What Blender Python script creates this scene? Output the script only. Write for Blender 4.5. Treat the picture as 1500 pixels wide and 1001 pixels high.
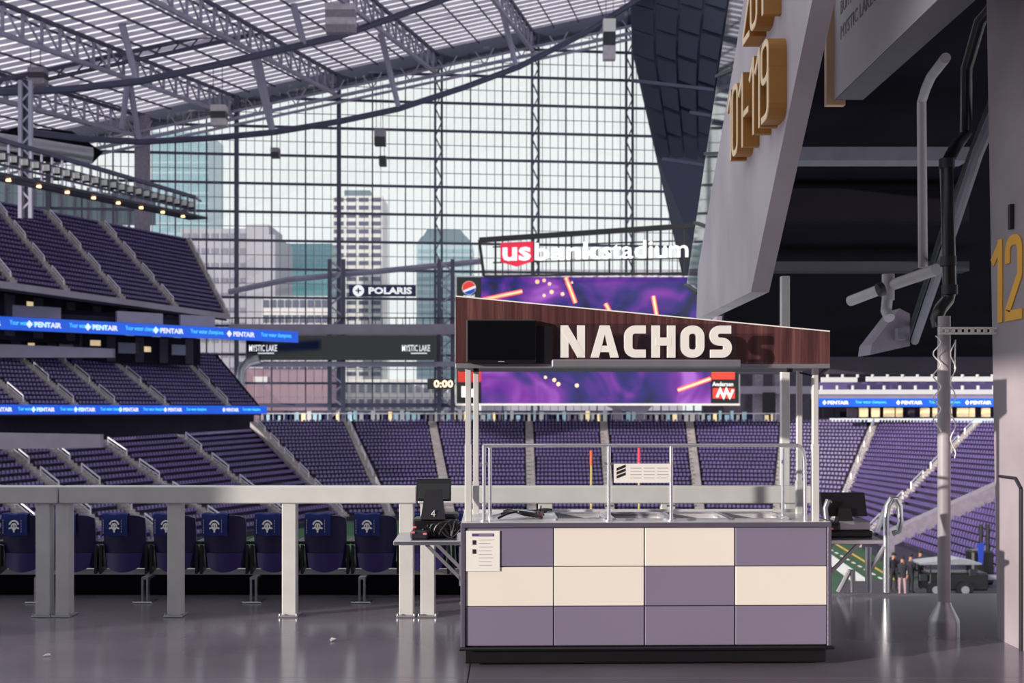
import bpy, math, random
import numpy as np
from mathutils import Vector, Matrix
random.seed(7)
SC = bpy.context.scene
COL = SC.collection
for o in list(bpy.data.objects): bpy.data.objects.remove(o)

# ------------------------------------------------------------------ camera, sky, sun, exposure
F, CX, CY, EYE = 1620.0, 750.0, 603.0, 1.7          # focal length in pixels, principal column, horizon row, eye height
cam_d = bpy.data.cameras.new('camera'); cam = bpy.data.objects.new('camera', cam_d); COL.objects.link(cam)
cam.location = (0, 0, EYE); cam.rotation_euler = (math.pi/2, 0, 0)
cam_d.sensor_width = 36; cam_d.lens = F/1500*36
cam_d.shift_y = (CY-500.5)/1500
cam_d.clip_end = 4000
cam_d.dof.use_dof = True; cam_d.dof.focus_distance = 7.4; cam_d.dof.aperture_fstop = 3.2
SC.camera = cam
w = bpy.data.worlds.new('overcast_sky'); SC.world = w; w.use_nodes = True
bg = w.node_tree.nodes['Background']
bg.inputs[0].default_value = (0.86, 0.885, 0.90, 1); bg.inputs[1].default_value = 0.98
sun_d = bpy.data.lights.new('low_sun', 'SUN'); sun = bpy.data.objects.new('low_sun', sun_d); COL.objects.link(sun)
sun_d.energy = 5.0; sun_d.color = (1.0, 0.90, 0.78); sun_d.angle = math.radians(0.8)
sun.rotation_euler = Vector((0.87, 0.45, -0.17)).to_track_quat('-Z', 'Y').to_euler()
vs = SC.view_settings
vs.view_transform = 'Standard'; vs.look = 'None'; vs.exposure = 0.14; vs.gamma = 1.0; vs.use_curve_mapping = False

# ------------------------------------------------------------------ helpers
def V(*a): return Vector(a)
def P(px, py, Y): return Vector(((px-CX)/F*Y, Y, EYE+(CY-py)/F*Y))
def on_line(A, B, px):
    k = (px-CX)/F; d = B-A
    return A + d*((k*A.y-A.x)/(d.x-k*d.y))
def srgb(r, g, b):
    f = lambda c: c/12.92 if c <= .04045 else ((c+.055)/1.055)**2.4
    return (f(r/255), f(g/255), f(b/255), 1)

M = {}
def mat(name, rgb, rough=.5, metal=0., var=.12, scale=4., emit=0., bump=0., spec=.5, stretch=None):
    m = bpy.data.materials.new(name); m.use_nodes = True
    nt = m.node_tree; N = nt.nodes; L = nt.links; b = N['Principled BSDF']
    c = srgb(*rgb)
    b.inputs['Roughness'].default_value = rough; b.inputs['Metallic'].default_value = metal
    b.inputs['Specular IOR Level'].default_value = spec
    if var > 0:
        tc = N.new('ShaderNodeTexCoord'); no = N.new('ShaderNodeTexNoise'); no.inputs['Scale'].default_value = scale
        no.inputs['Detail'].default_value = 4
        src = tc.outputs['Object']
        if stretch:
            mp = N.new('ShaderNodeMapping'); mp.inputs['Scale'].default_value = stretch
            L.new(src, mp.inputs[0]); src = mp.outputs[0]
        L.new(src, no.inputs['Vector'])
        rp = N.new('ShaderNodeValToRGB')
        rp.color_ramp.elements[0].position = .3; rp.color_ramp.elements[1].position = .7
        rp.color_ramp.elements[0].color = tuple(x*(1-var) for x in c[:3])+(1,)
        rp.color_ramp.elements[1].color = tuple(min(1, x*(1+var)) for x in c[:3])+(1,)
        L.new(no.outputs['Fac'], rp.inputs[0]); L.new(rp.outputs[0], b.inputs['Base Color'])
        if bump > 0:
            bp = N.new('ShaderNodeBump'); bp.inputs['Strength'].default_value = bump; bp.inputs['Distance'].default_value = .02
            L.new(no.outputs['Fac'], bp.inputs['Height']); L.new(bp.outputs[0], b.inputs['Normal'])
        if emit > 0: L.new(rp.outputs[0], b.inputs['Emission Color'])
    else:
        b.inputs['Base Color'].default_value = c
        b.inputs['Emission Color'].default_value = c
    b.inputs['Emission Strength'].default_value = emit
    M[name] = m
    return m
def glassmat(name, tint, refl=.08, rough=.02):
    m = bpy.data.materials.new(name); m.use_nodes = True
    nt = m.node_tree; N = nt.nodes; L = nt.links
    N.remove(N['Principled BSDF'])
    t = N.new('ShaderNodeBsdfTransparent'); t.inputs[0].default_value = tint+(1,)
    g = N.new('ShaderNodeBsdfGlossy'); g.inputs['Roughness'].default_value = rough
    mx = N.new('ShaderNodeMixShader'); mx.inputs[0].default_value = refl
    L.new(t.outputs[0], mx.inputs[1]); L.new(g.outputs[0], mx.inputs[2]); L.new(mx.outputs[0], N['Material Output'].inputs[0])
    M[name] = m

class MB:
    def __init__(s): s.v = []; s.f = []
    def add(s, vs, fs):
        n = len(s.v); s.v += [tuple(x) for x in vs]; s.f += [tuple(i+n for i in f) for f in fs]; return s
    BF = [(0,3,2,1),(4,5,6,7),(0,1,5,4),(1,2,6,5),(2,3,7,6),(3,0,4,7)]
    def box(s, x0, x1, y0, y1, z0, z1):
        return s.add([(x0,y0,z0),(x1,y0,z0),(x1,y1,z0),(x0,y1,z0),(x0,y0,z1),(x1,y0,z1),(x1,y1,z1),(x0,y1,z1)], MB.BF)
    def rbox(s, x0, x1, y0, y1, z0, z1, b=.01):       # box with chamfered edges (octagonal in all directions)
        xs=(x0,x1); ys=(y0,y1); zs=(z0,z1)
        import itertools
        pts=[]
        for i,j,k in itertools.product((0,1),(0,1),(0,1)):
            sx=1 if i==0 else -1; sy=1 if j==0 else -1; sz=1 if k==0 else -1
            x,y,z=xs[i],ys[j],zs[k]
            pts += [(x,y+sy*b,z+sz*b),(x+sx*b,y,z+sz*b),(x+sx*b,y+sy*b,z)]
        import bmesh
        bm=bmesh.new()
        for p in pts: bm.verts.new(p)
        bmesh.ops.convex_hull(bm, input=bm.verts)
        bm.verts.index_update()
        vs=[tuple(v.co) for v in bm.verts]; fs=[[v.index for v in f.verts] for f in bm.faces]; bm.free()
        return s.add(vs, fs)
    def hull8(s, pts): return s.add(pts, MB.BF)
    def bar(s, a, b, w, h=None, up=(0,0,1)):
        a=Vector(a); b=Vector(b); h=h or w; d=(b-a).normalized(); up=Vector(up)
        if abs(d.dot(up))>.98: up=Vector((1,0,0))
        r=d.cross(up).normalized(); u=r.cross(d)
        o=[-r*w/2-u*h/2, r*w/2-u*h/2, r*w/2+u*h/2, -r*w/2+u*h/2]
        return s.add([a+x for x in o]+[b+x for x in o], MB.BF)
    def tube(s, pts, r, n=10, cap=True):
        pts=[Vector(p) for p in pts]; rs=r if isinstance(r,(list,tuple)) else [r]*len(pts)
        rings=[]; prev=None
        for i,p in enumerate(pts):
            d=(pts[min(i+1,len(pts)-1)]-pts[max(i-1,0)]).normalized()
            if prev is None:
                up=Vector((0,0,1)) if abs(d.z)<.95 else Vector((1,0,0)); r0=d.cross(up).normalized()
            else:
                r0=(prev-d*prev.dot(d)).normalized()
            prev=r0; u=r0.cross(d)
            rings.append([p+(r0*math.cos(2*math.pi*k/n)+u*math.sin(2*math.pi*k/n))*rs[i] for k in range(n)])
        vs=[v for ring in rings for v in ring]; fs=[]
        for i in range(len(pts)-1):
            for k in range(n):
                fs.append((i*n+k, i*n+(k+1)%n, (i+1)*n+(k+1)%n, (i+1)*n+k))
        if cap: fs += [tuple(range(n))[::-1], tuple((len(pts)-1)*n+k for k in range(n))]
        return s.add(vs, fs)
    def prism(s, poly, off):                            # polygon in 3D pushed along a vector
        poly=[Vector(p) for p in poly]; off=Vector(off); n=len(poly)
        return s.add(poly+[p+off for p in poly], [tuple(range(n)), tuple(range(2*n-1,n-1,-1))]+[(i,i+n,(i+1)%n+n,(i+1)%n) for i in range(n)])
    def quad(s, a, b, c, d): return s.add([a,b,c,d], [(0,1,2,3)])
    def disc(s, c, r, normal, n=20, thick=.0):
        c=Vector(c); nn=Vector(normal).normalized(); up=Vector((0,0,1)) if abs(nn.z)<.9 else Vector((1,0,0))
        a=nn.cross(up).normalized(); b=a.cross(nn)
        return s.prism([c+(a*math.cos(2*math.pi*k/n)+b*math.sin(2*math.pi*k/n))*r for k in range(n)], nn*max(thick,.001))
    def stroke(s, pts, t, d, o=(0,0,0), ux=(1,0,0), uy=(0,0,1), closed=False):
        # flat ribbon following 2-D points (in ux, uy), thickness t, pushed d along ux x uy
        ux=Vector(ux); uy=Vector(uy); o=Vector(o); nz=ux.cross(uy)
        p=[Vector((a,b)) for a,b in pts]; n=len(p); Lf=[]; Rt=[]
        for i in range(n):
            a=p[i-1] if (i>0 or closed) else None; b=p[(i+1)%n] if (i<n-1 or closed) else None
            d1=(p[i]-a).normalized() if a is not None else (b-p[i]).normalized()
            d2=(b-p[i]).normalized() if b is not None else d1
            m=(Vector((-d1.y,d1.x))+Vector((-d2.y,d2.x))).normalized(); c=max(.4, m.dot(Vector((-d1.y,d1.x))))
            Lf.append(p[i]+m*t/2/c); Rt.append(p[i]-m*t/2/c)
        w3=lambda q: o+ux*q.x+uy*q.y
        vs=[]
        for i in range(n): vs += [w3(Lf[i]), w3(Rt[i]), w3(Lf[i])+nz*d, w3(Rt[i])+nz*d]
        fs=[]
        for i in range(n if closed else n-1):
            j=(i+1)%n; a=i*4; b=j*4
            fs += [(a,b,b+1,a+1),(a+2,a+3,b+3,b+2),(a,a+2,b+2,b),(a+1,b+1,b+3,a+3)]
        if not closed:
            e=(n-1)*4; fs += [(0,1,3,2),(e,e+2,e+3,e+1)]
        return s.add(vs, fs)
    def build(s, name, m, parent=None, smooth=False, label=None):
        vs=[Vector(v) for v in s.v]
        if parent is not None: off=WO[parent.name]
        else:
            A=np.array([tuple(v) for v in vs]); lo=A.min(0); hi=A.max(0); off=Vector(((lo[0]+hi[0])/2,(lo[1]+hi[1])/2,lo[2]))
        me=bpy.data.meshes.new(name); me.from_pydata([v-off for v in vs], [], s.f)
        fix_normals(me)
        if smooth:
            me.polygons.foreach_set('use_smooth', [True]*len(me.polygons))
            me.set_sharp_from_angle(angle=math.radians(40))
        me.materials.append(M[m] if isinstance(m,str) else m)
        o=bpy.data.objects.new(name, me); COL.objects.link(o)
        if parent is not None: o.parent=parent; WO[o.name]=off.copy()
        else: o.location=off; WO[o.name]=off.copy()
        if label: o['label']=label
        return o
def fix_normals(me):
    import bmesh
    bm=bmesh.new(); bm.from_mesh(me); bmesh.ops.recalc_face_normals(bm, faces=bm.faces); bm.to_mesh(me); bm.free()
WO={}
def thing(name, label, cat, loc=(0,0,0), rotz=None, group=None, kind=None):
    o=bpy.data.objects.new(name, None); COL.objects.link(o); o.location=loc; o.empty_display_size=.2
    if rotz is not None: o.rotation_euler=(0,0,rotz); WO[o.name]=Vector((0,0,0))
    else: WO[o.name]=Vector(loc)
    return tag(o, label, cat, group, kind)
def tag(o, label, cat, group=None, kind=None):
    o['label']=label; o['category']=cat
    if group: o['group']=group
    if kind: o['kind']=kind
    return o
def inst(mesh, name, parent, loc, rot=None, scale=None):
    o=bpy.data.objects.new(name, mesh); COL.objects.link(o); o.parent=parent
    o.location=Vector(loc)-(WO[parent.name] if parent else Vector((0,0,0)))
    if rot is not None: o.rotation_euler=rot
    if scale is not None: o.scale=scale
    return o
def copy_tree(o, parent=None):
    c=o.copy(); COL.objects.link(c); c.parent=parent
    for ch in o.children: copy_tree(ch, c)
    return c
def rounded(corners, closed=False, n=5):               # corners: (x, y, radius)
    out=[]; k=len(corners)
    for i,(x,y,r) in enumerate(corners):
        p=Vector((x,y))
        if r<=0 or (not closed and i in (0,k-1)): out.append((x,y)); continue
        a=Vector(corners[i-1][:2]); b=Vector(corners[(i+1)%k][:2])
        da=(a-p).normalized(); db=(b-p).normalized()
        th=da.angle(db); tl=r/math.tan(th/2); bis=(da+db).normalized(); c=p+bis*(r/math.sin(th/2))
        p0=p+da*tl-c; sw=(p+db*tl-c).angle_signed(p0)
        for j in range(n+1):
            g=sw*j/n; out.append((c.x+p0.x*math.cos(g)-p0.y*math.sin(g), c.y+p0.x*math.sin(g)+p0.y*math.cos(g)))
    return out
def text_mb(s, width, o, ux, uy=(0,0,1), depth=.02, bold=0., height=None):
    # built-in typeface turned into a mesh; o = lower left corner
    cu=bpy.data.curves.new('lettering','FONT'); cu.body=s; cu.size=1; cu.extrude=.5; cu.offset=bold; cu.resolution_u=2
    ob=bpy.data.objects.new('lettering', cu); COL.objects.link(ob)
    me=bpy.data.meshes.new_from_object(ob)
    A=np.array([tuple(v.co) for v in me.vertices]); fs=[tuple(p.vertices) for p in me.polygons]
    bpy.data.objects.remove(ob); bpy.data.curves.remove(cu); bpy.data.meshes.remove(me)
    lo=A.min(0); hi=A.max(0); sc=width/(hi[0]-lo[0]); sy=sc if height is None else height/(hi[1]-lo[1])
    ux=Vector(ux).normalized(); uy=Vector(uy).normalized(); nz=ux.cross(uy); o=Vector(o)
    mb=MB(); mb.add([o+ux*((a[0]-lo[0])*sc)+uy*((a[1]-lo[1])*sy)+nz*((a[2]+.5)*depth) for a in A], fs)
    return mb
ORD=['first','second','third','fourth','fifth','sixth','seventh','eighth','ninth','tenth','eleventh','twelfth','thirteenth','fourteenth','fifteenth','sixteenth','seventeenth','eighteenth','nineteenth','twentieth']

# glyphs of the heavy sign lettering, in a box 1 high; each is (width, [(points, closed)])
def glyph(ch, W, t):
    h=t/2; r=min(W*.30,(W-t)*.48)
    if ch=='O' or ch=='0': return [(rounded([(h,h,r),(W-h,h,r),(W-h,1-h,r),(h,1-h,r)],True),True)]
    if ch=='C': return [(rounded([(W-.02,h,0),(h,h,r),(h,1-h,r),(W-.02,1-h,0)]),False)]
    if ch=='S': return [(rounded([(.02,h,0),(W-h,h,min(r,.18)),(W-h,.5,min(r,.18)),(h,.5,min(r,.18)),(h,1-h,min(r,.18)),(W-.02,1-h,0)]),False)]
    if ch=='N': return [([(h,0),(h,1)],False),([(W-h,0),(W-h,1)],False),([(h*.95,.94),(W-h*.95,.06)],False)]
    if ch=='A': return [([(h*.9,0),(W/2-.02,1)],False),([(W-h*.9,0),(W/2+.02,1)],False),([(W*.25,.27),(W*.75,.27)],False)]
    if ch=='H': return [([(h,0),(h,1)],False),([(W-h,0),(W-h,1)],False),([(h,.5),(W-h,.5)],False)]
    if ch=='1': return [([(W-h,0),(W-h,1)],False),([(W-h,1-h),(0.02,1-h-.2)],False)]
    if ch=='2': return [(rounded([(h,.68,0),(h,1-h,r),(W-h,1-h,r),(W-h,.52,r*.6),(h,.12,0),(h,h,0),(W,h,0)]),False)]
    if ch=='9': return [(rounded([(W-h,.5,r),(h,.5,r),(h,1-h,r),(W-h,1-h,r)],True),True),(rounded([(W-h,.5+r*.9,0),(W-h,h,r),(.05,h,0)]),False)]
    if ch=='-': return [([(0,.42),(W,.42)],False)]
    return []

# ------------------------------------------------------------------ materials
mat('floor_concrete',(116,108,122),.16,0,.16,1.3,bump=.03)
mat('joint_dark',(50,46,58),.8)
mat('concrete',(176,166,178),.75,0,.14,1.6,bump=.25,stretch=(1,1,.5))
mat('concrete_wall',(152,142,152),.8,0,.14,1.6,bump=.25)
mat('concrete_mid',(128,119,136),.8,0,.14,2,bump=.2)
mat('concrete_dark',(54,48,64),.85,0,.18,1.5,bump=.2)
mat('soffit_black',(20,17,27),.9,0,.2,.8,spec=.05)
mat('duct_grey',(112,108,124),.5,0,.1)
mat('rail_paint',(203,202,203),.42,0,.05,6)
mat('steel',(205,205,212),.25,.9,.06,5)
mat('chrome',(225,225,235),.22,.75,.0)
mat('steel_counter',(232,229,233),.3,.25,.04,4)
mat('steel_dull',(168,166,176),.4,.7,.08,5)
mat('black_plastic',(20,19,24),.4,0,.1)
mat('black_gloss',(12,12,16),.12,0,0)
mat('dark_metal',(44,44,54),.5,.3,.1)
mat('cream_panel',(241,234,226),.35,0,.02,1.2)
mat('mauve_panel',(131,123,148),.35,0,.04,1.2)
mat('cart_edge',(98,92,112),.4,.2,.05)
mat('white_paint',(238,236,234),.4,0,.03)
mat('paper',(240,237,235),.7,0,.02)
mat('print_grey',(160,156,164),.8,0,0)
mat('print_violet',(84,66,130),.8,0,0)
mat('print_black',(28,26,34),.8,0,0)
mat('seat_near',(32,23,72),.38,0,.1,3)
mat('seat_near_pan',(48,36,96),.35,0,.08,3)
mat('seat_far',(93,78,134),.3,0,.15,.3,spec=.6)
mat('towel_navy',(24,38,104),.9,0,.15,30,bump=.2)
mat('tier_concrete_shaded',(34,27,54),.85,0,.15,.5)  # dark violet holds the shade between the seat rows
mat('aisle_concrete',(150,142,146),.85,0,.2,.8)
mat('handrail',(206,202,212),.4,.4,.05)
mat('fascia',(140,132,152),.7,0,.1,.4)
mat('turf',(44,82,54),.95,0,.2,.3)
mat('turf_white',(225,225,222),.9,0,.05,.5)
mat('turf_yellow',(205,170,70),.9,0,.05,.5)
mat('mullion',(72,72,96),.5,.2,.08)
mat('mullion_thin',(132,134,148),.5,.2,.05)
mat('truss',(142,138,162),.5,.2,.1,.3)
mat('truss_dark',(66,66,92),.55,.2,.12,.3)
mat('slate_panel',(42,46,68),.6,.1,.15,.15)
mat('slate_rib',(60,64,88),.6,.1,.1)
mat('gold_edge',(226,190,150),.5,0,.04,3)
mat('gold',(168,116,52),.5,.1,.06,5)
mat('gold_face',(240,214,180),.45,0,.04)
mat('gold_paint',(226,168,62),.6,0,.05)
mat('sign_board',(238,234,244),.6,0,.04,2)
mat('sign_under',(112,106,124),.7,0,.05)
mat('pvc',(156,149,158),.45,0,.08,4)
mat('pipe_black',(26,24,32),.3,0,.1)
mat('navy_sign',(18,26,78),.5,0,.05)
mat('white_emit',(240,240,245),.5,0,0,emit=.55)
mat('cyan_emit',(80,200,250),.5,0,0,emit=.9)
mat('led_blue',(14,78,196),.4,0,.12,.15,emit=.75)
mat('amber_emit',(255,196,140),.5,0,0,emit=3.)
mat('clock_emit',(255,225,190),.5,0,0,emit=1.5)
mat('red_emit',(214,32,66),.5,0,0,emit=.5)
mat('orange_emit',(255,96,70),.5,0,0,emit=.75)
mat('pale_emit',(255,190,150),.5,0,0,emit=.95)
mat('pepsi_blue',(20,70,170),.5,0,0,emit=.5)
mat('red_logo',(222,60,50),.5,0,0,emit=.5)
mat('warm_window',(232,206,160),.5,0,.2,.5,emit=.6)
mat('cool_window',(150,180,196),.5,0,.2,.5,emit=.25)
mat('shop_dark',(30,27,40),.9,0,.2,.3,spec=.1)
mat('tower_crown',(96,116,130),.4,.1,.1,.05)
mat('tower_white',(206,204,206),.8,0,.05,.05)
mat('tower_window',(84,86,112),.3,.2,.1,.05)
mat('tower_stone',(158,156,170),.85,0,.08,.05)
mat('tower_stone_window',(120,120,142),.5,.1,.1,.05)
mat('tower_teal',(92,140,152),.25,.2,.15,.03)
mat('tower_teal_dark',(74,112,130),.25,.2,.1,.05)
mat('tower_blue_window',(132,162,176),.3,.1,.1,.05)
mat('tower_blue',(160,182,192),.35,.1,.12,.02)
mat('brick_pink',(138,112,128),.85,0,.1,.1)
mat('pink_plastic',(226,120,132),.4,0,.05)
mat('orange_pylon',(240,110,60),.7,0,.05)
mat('yellow_pole',(225,200,110),.6,0,.05)
mat('skin_tone',(170,120,100),.6,0,.05)
mat('clothes_dark',(34,32,44),.9,0,.2,6)
mat('clothes_pale',(160,130,140),.9,0,.1,6)
mat('banner_blue',(32,60,170),.8,0,.1,3)
glassmat('glass_facade',(.985,.995,.985),.03,.02)
glassmat('glass_clear',(.97,.98,.98),.05,.01)
glassmat('acrylic',(.84,.84,.88),.13,.05)
glassmat('glass_guard',(.9,.96,.93),.6,.03)

# wood laminate of the kiosk canopy: vertical streaks
m=bpy.data.materials.new('wood_laminate'); m.use_nodes=True; nt=m.node_tree; N=nt.nodes; L=nt.links; b=N['Principled BSDF']
tc=N.new('ShaderNodeTexCoord'); mp=N.new('ShaderNodeMapping'); mp.inputs['Scale'].default_value=(16,16,.5); no=N.new('ShaderNodeTexNoise'); no.inputs['Scale'].default_value=1.6; no.inputs['Detail'].default_value=6; no.inputs['Roughness'].default_value=.7
rp=N.new('ShaderNodeValToRGB'); e=rp.color_ramp.elements; e[0].position=.3; e[0].color=srgb(58,34,38); e[1].position=.72; e[1].color=srgb(128,86,82)
x=rp.color_ramp.elements.new(.5); x.color=srgb(88,54,56)
L.new(tc.outputs['Object'],mp.inputs[0]); L.new(mp.outputs[0],no.inputs['Vector']); L.new(no.outputs['Fac'],rp.inputs[0]); L.new(rp.outputs[0],b.inputs['Base Color']); b.inputs['Roughness'].default_value=.35
M['wood']=m
# video board picture: violet and blue clouds of light
m=bpy.data.materials.new('video_picture'); m.use_nodes=True; nt=m.node_tree; N=nt.nodes; L=nt.links; b=N['Principled BSDF']
tc=N.new('ShaderNodeTexCoord'); no=N.new('ShaderNodeTexNoise'); no.inputs['Scale'].default_value=.11; no.inputs['Detail'].default_value=2.5; no.inputs['Distortion'].default_value=1.2
rp=N.new('ShaderNodeValToRGB'); cr=rp.color_ramp
for pos,c in ((.34,(12,16,62)),(.44,(34,26,120)),(.51,(82,32,142)),(.59,(132,46,170)),(.72,(190,110,220))):
    el=cr.elements.new(pos); el.color=srgb(*c)
cr.elements.remove(cr.elements[0]); cr.elements.remove(cr.elements[-1])
L.new(tc.outputs['Object'],no.inputs['Vector']); L.new(no.outputs['Fac'],rp.inputs[0]); L.new(rp.outputs[0],b.inputs['Emission Color']); b.inputs['Emission Strength'].default_value=.85
b.inputs['Base Color'].default_value=(.01,.01,.02,1); b.inputs['Roughness'].default_value=.5
M['video']=m
# translucent roof film
m=bpy.data.materials.new('roof_film'); m.use_nodes=True; nt=m.node_tree; N=nt.nodes; L=nt.links; b=N['Principled BSDF']
tr=N.new('ShaderNodeBsdfTranslucent'); mx=N.new('ShaderNodeMixShader'); mx.inputs[0].default_value=.7
b.inputs['Base Color'].default_value=srgb(190,186,204); b.inputs['Roughness'].default_value=.5
no=N.new('ShaderNodeTexNoise'); no.inputs['Scale'].default_value=.12; rp=N.new('ShaderNodeValToRGB'); rp.color_ramp.elements[0].color=srgb(160,155,176); rp.color_ramp.elements[1].color=srgb(216,213,224)
tc=N.new('ShaderNodeTexCoord'); L.new(tc.outputs['Object'],no.inputs['Vector']); L.new(no.outputs['Fac'],rp.inputs[0]); L.new(rp.outputs[0],tr.inputs[0])
L.new(b.outputs[0],mx.inputs[1]); L.new(tr.outputs[0],mx.inputs[2]); L.new(mx.outputs[0],N['Material Output'].inputs[0])
M['roof_film']=m
m=bpy.data.materials.new('roof_gap_diffuser'); m.use_nodes=True; nt=m.node_tree; N=nt.nodes; L=nt.links; N.remove(N['Principled BSDF'])  # bright diffuse filler for the roof gaps, stops direct sun
tr=N.new('ShaderNodeBsdfTranslucent'); no=N.new('ShaderNodeTexNoise'); no.inputs['Scale'].default_value=.2; rp=N.new('ShaderNodeValToRGB'); rp.color_ramp.elements[0].color=(.82,.83,.86,1); rp.color_ramp.elements[1].color=(.95,.95,.96,1)
L.new(no.outputs['Fac'],rp.inputs[0]); L.new(rp.outputs[0],tr.inputs[0]); L.new(tr.outputs[0],N['Material Output'].inputs[0])
M['roof_gap_diffuser']=m

# ------------------------------------------------------------------ the setting: concourse floor, walls, overhead deck
fl=MB().box(-16,9,-7,10.33,-.30,-.012).build('floor','joint_dark'); tag(fl,'polished grey concrete concourse floor in front of the guard rail','floor',kind='structure')
xs=[-16,-9.5,-5.2,-.28,4.6,9]; ys=[-7,-2,2.4,7.05,10.33]
for i in range(5):
    for j in range(4):
        MB().box(xs[i]+.004,xs[i+1]-.004,ys[j]+.004,ys[j+1]-.004,-.012,0).build('floor_slab','floor_concrete',fl)
tag(MB().box(-9,-.3,10.24,10.33,.0,.30).build('kerb','soffit_black'),'low black kerb on the floor edge behind the row of near seats','kerb',kind='structure')
tag(MB().box(-16.2,-11.3,4.5,5.0,0,5.25).build('shade_pier','concrete_mid'),'added concrete pier outside the picture shading the left end of the guard rail','pier',kind='structure')  # unseen block added to keep the low sun off the left rail
tag(MB().box(-16,9,-7.4,-7,0,6.2).build('wall_back','concrete_mid'),'concrete back wall of the concourse behind the viewer','wall',kind='structure')
tag(MB().box(-12.4,9,-7.4,3.0,6.0,6.4).build('ceiling_concourse','concrete_mid'),'concrete ceiling of the concourse above the viewer','ceiling',kind='structure')
tag(MB().box(-12.95,-12.4,-7.4,5.6,5.25,9.6).build('shade_beam','concrete_mid'),'added unseen beam at the side of the concourse ceiling cutting off the low sun','beam',kind='structure')  # added out of view; shades the parapet and upper number wall
# wall with gold number 12
wl=MB().hull8([(3.63,-4,0),(4.3,-4,0),(4.3,8.27,0),(3.63,8.27,0),(3.63,-4,9),(4.3,-4,9),(4.3,8.62,9),(3.63,8.62,9)]).build('wall_right','concrete_wall')
tag(wl,'pale concrete wall with painted gold number beside the steel post','wall',kind='structure')
def sign_glyphs(s, o, ux, uy, hgt, W, t, gap, d, name, m, parent, face=None):
    x=0; ux=Vector(ux); uy=Vector(uy); nz=ux.cross(uy)
    for ch in s:
        wd=W*(.7 if ch in '1-' else 1)
        if ch==' ': x+=W*.5; continue
        mb=MB(); fb=MB(); nst=0
        for pts,cl in glyph(ch, wd/hgt, t/hgt):
            q=[(a*hgt,b*hgt) for a,b in pts]
            nst+=1; mb.stroke(q,t,d-.002*nst,Vector(o)+ux*x,ux,uy,cl)
            if face: fb.stroke(q,t*.9,.006+.001*nst,Vector(o)+ux*x+nz*(d-.004),ux,uy,cl)
        k=mb.build(name,m,parent)
        if face: fb.build('face_plate',face,k)
        x+=wd+gap
# the wall faces -X; text runs from far to near (-Y)
sign_glyphs('12',(3.63,8.36,2.36),(0,-1,0),(0,0,1),.62,.27,.075,.05,.012,'painted_digit','gold_paint',wl)
MB().box(3.60,3.63,7.99,8.03,3.02,3.2).build('wall_hook','dark_metal',wl)
MB().tube([(3.615,7.86,1.15),(3.615,7.86,.0)],.012,6).tube([(3.615,7.86,1.15),(3.615,7.95,1.22),(3.615,8.2,1.22)],.012,6).build('wall_conduit','dark_metal',wl)

# raking concrete parapet overhead with the gold section numbers
rk_poly=[(12.6,2.75),(9.72,2.75),(7.73,4.58),(4.2,7.9),(7.0,8.2),(10.5,4.98),(12.5,3.3)]
rk=MB().prism([(2.1,y,z) for y,z in rk_poly],(.16,0,0)).build('raking_parapet','concrete')
tag(rk,'sloping concrete parapet overhead carrying gold section numbers','parapet',kind='structure')
sign_glyphs('101-119',(2.1,10.08,3.95),(0,-1,0),(0,0,1),.63,.27,.055,.025,.14,'sign_digit','gold',rk,'gold_face')
sign_glyphs('201',(2.1,9.4,4.80),(0,-1,0),(0,0,1),.63,.27,.055,.025,.14,'sign_digit','gold',rk,'gold_face')
gp=thing('glass_guard','narrow glass guard with dark rails along the raking concrete parapet','glass guard',(2.1,11.5,3.0))
for i in range(7):
    a=i/7; b=(i+1)/7
    y0,z0=12.75-a*4.8,3.05+a*4.5; y1,z1=12.75-b*4.8,3.05+b*4.5
    MB().prism([(2.13,y0,z0),(2.13,y1,z1),(2.13,y1+.75,z1+.2),(2.13,y0+.75,z0+.2)],(.012,0,0)).build('pane','glass_guard',gp)
    MB().bar((2.12,y0-.1,z0),(2.12,y0+.78,z0+.2),.03).build('rail','dark_metal',gp)

# overhead deck (dark soffit) to the right
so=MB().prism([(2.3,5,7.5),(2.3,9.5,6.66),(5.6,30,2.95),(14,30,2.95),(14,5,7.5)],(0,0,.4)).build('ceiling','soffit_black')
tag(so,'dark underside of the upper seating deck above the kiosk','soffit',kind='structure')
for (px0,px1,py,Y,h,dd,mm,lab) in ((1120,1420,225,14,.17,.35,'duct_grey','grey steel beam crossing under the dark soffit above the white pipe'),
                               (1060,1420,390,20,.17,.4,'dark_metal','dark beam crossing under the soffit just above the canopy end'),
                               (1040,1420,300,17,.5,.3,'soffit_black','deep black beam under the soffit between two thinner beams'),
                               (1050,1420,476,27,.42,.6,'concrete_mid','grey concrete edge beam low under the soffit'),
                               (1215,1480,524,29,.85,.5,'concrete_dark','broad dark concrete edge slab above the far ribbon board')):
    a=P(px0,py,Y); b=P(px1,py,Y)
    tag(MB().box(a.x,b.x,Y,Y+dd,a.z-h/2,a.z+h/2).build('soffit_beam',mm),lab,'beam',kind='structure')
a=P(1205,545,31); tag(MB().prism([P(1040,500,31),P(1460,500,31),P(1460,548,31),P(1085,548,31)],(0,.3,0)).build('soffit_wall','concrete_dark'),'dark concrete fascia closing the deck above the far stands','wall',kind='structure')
cb=thing('concrete_bracket','angular concrete bracket hanging under the soffit beside the pipes','bracket',P(1305,515,14),kind='structure')
MB().prism([P(1277,505,14),P(1275,520,14),P(1333,507,14),P(1333,460,14),P(1318,452,14)],(0,.5,0)).build('body','concrete_mid',cb)
MB().box(P(1314,500,13.9).x,P(1327,500,13.9).x,13.88,14,P(0,498,13.9).z,P(0,481,13.9).z).build('junction_box','duct_grey',cb)
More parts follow.
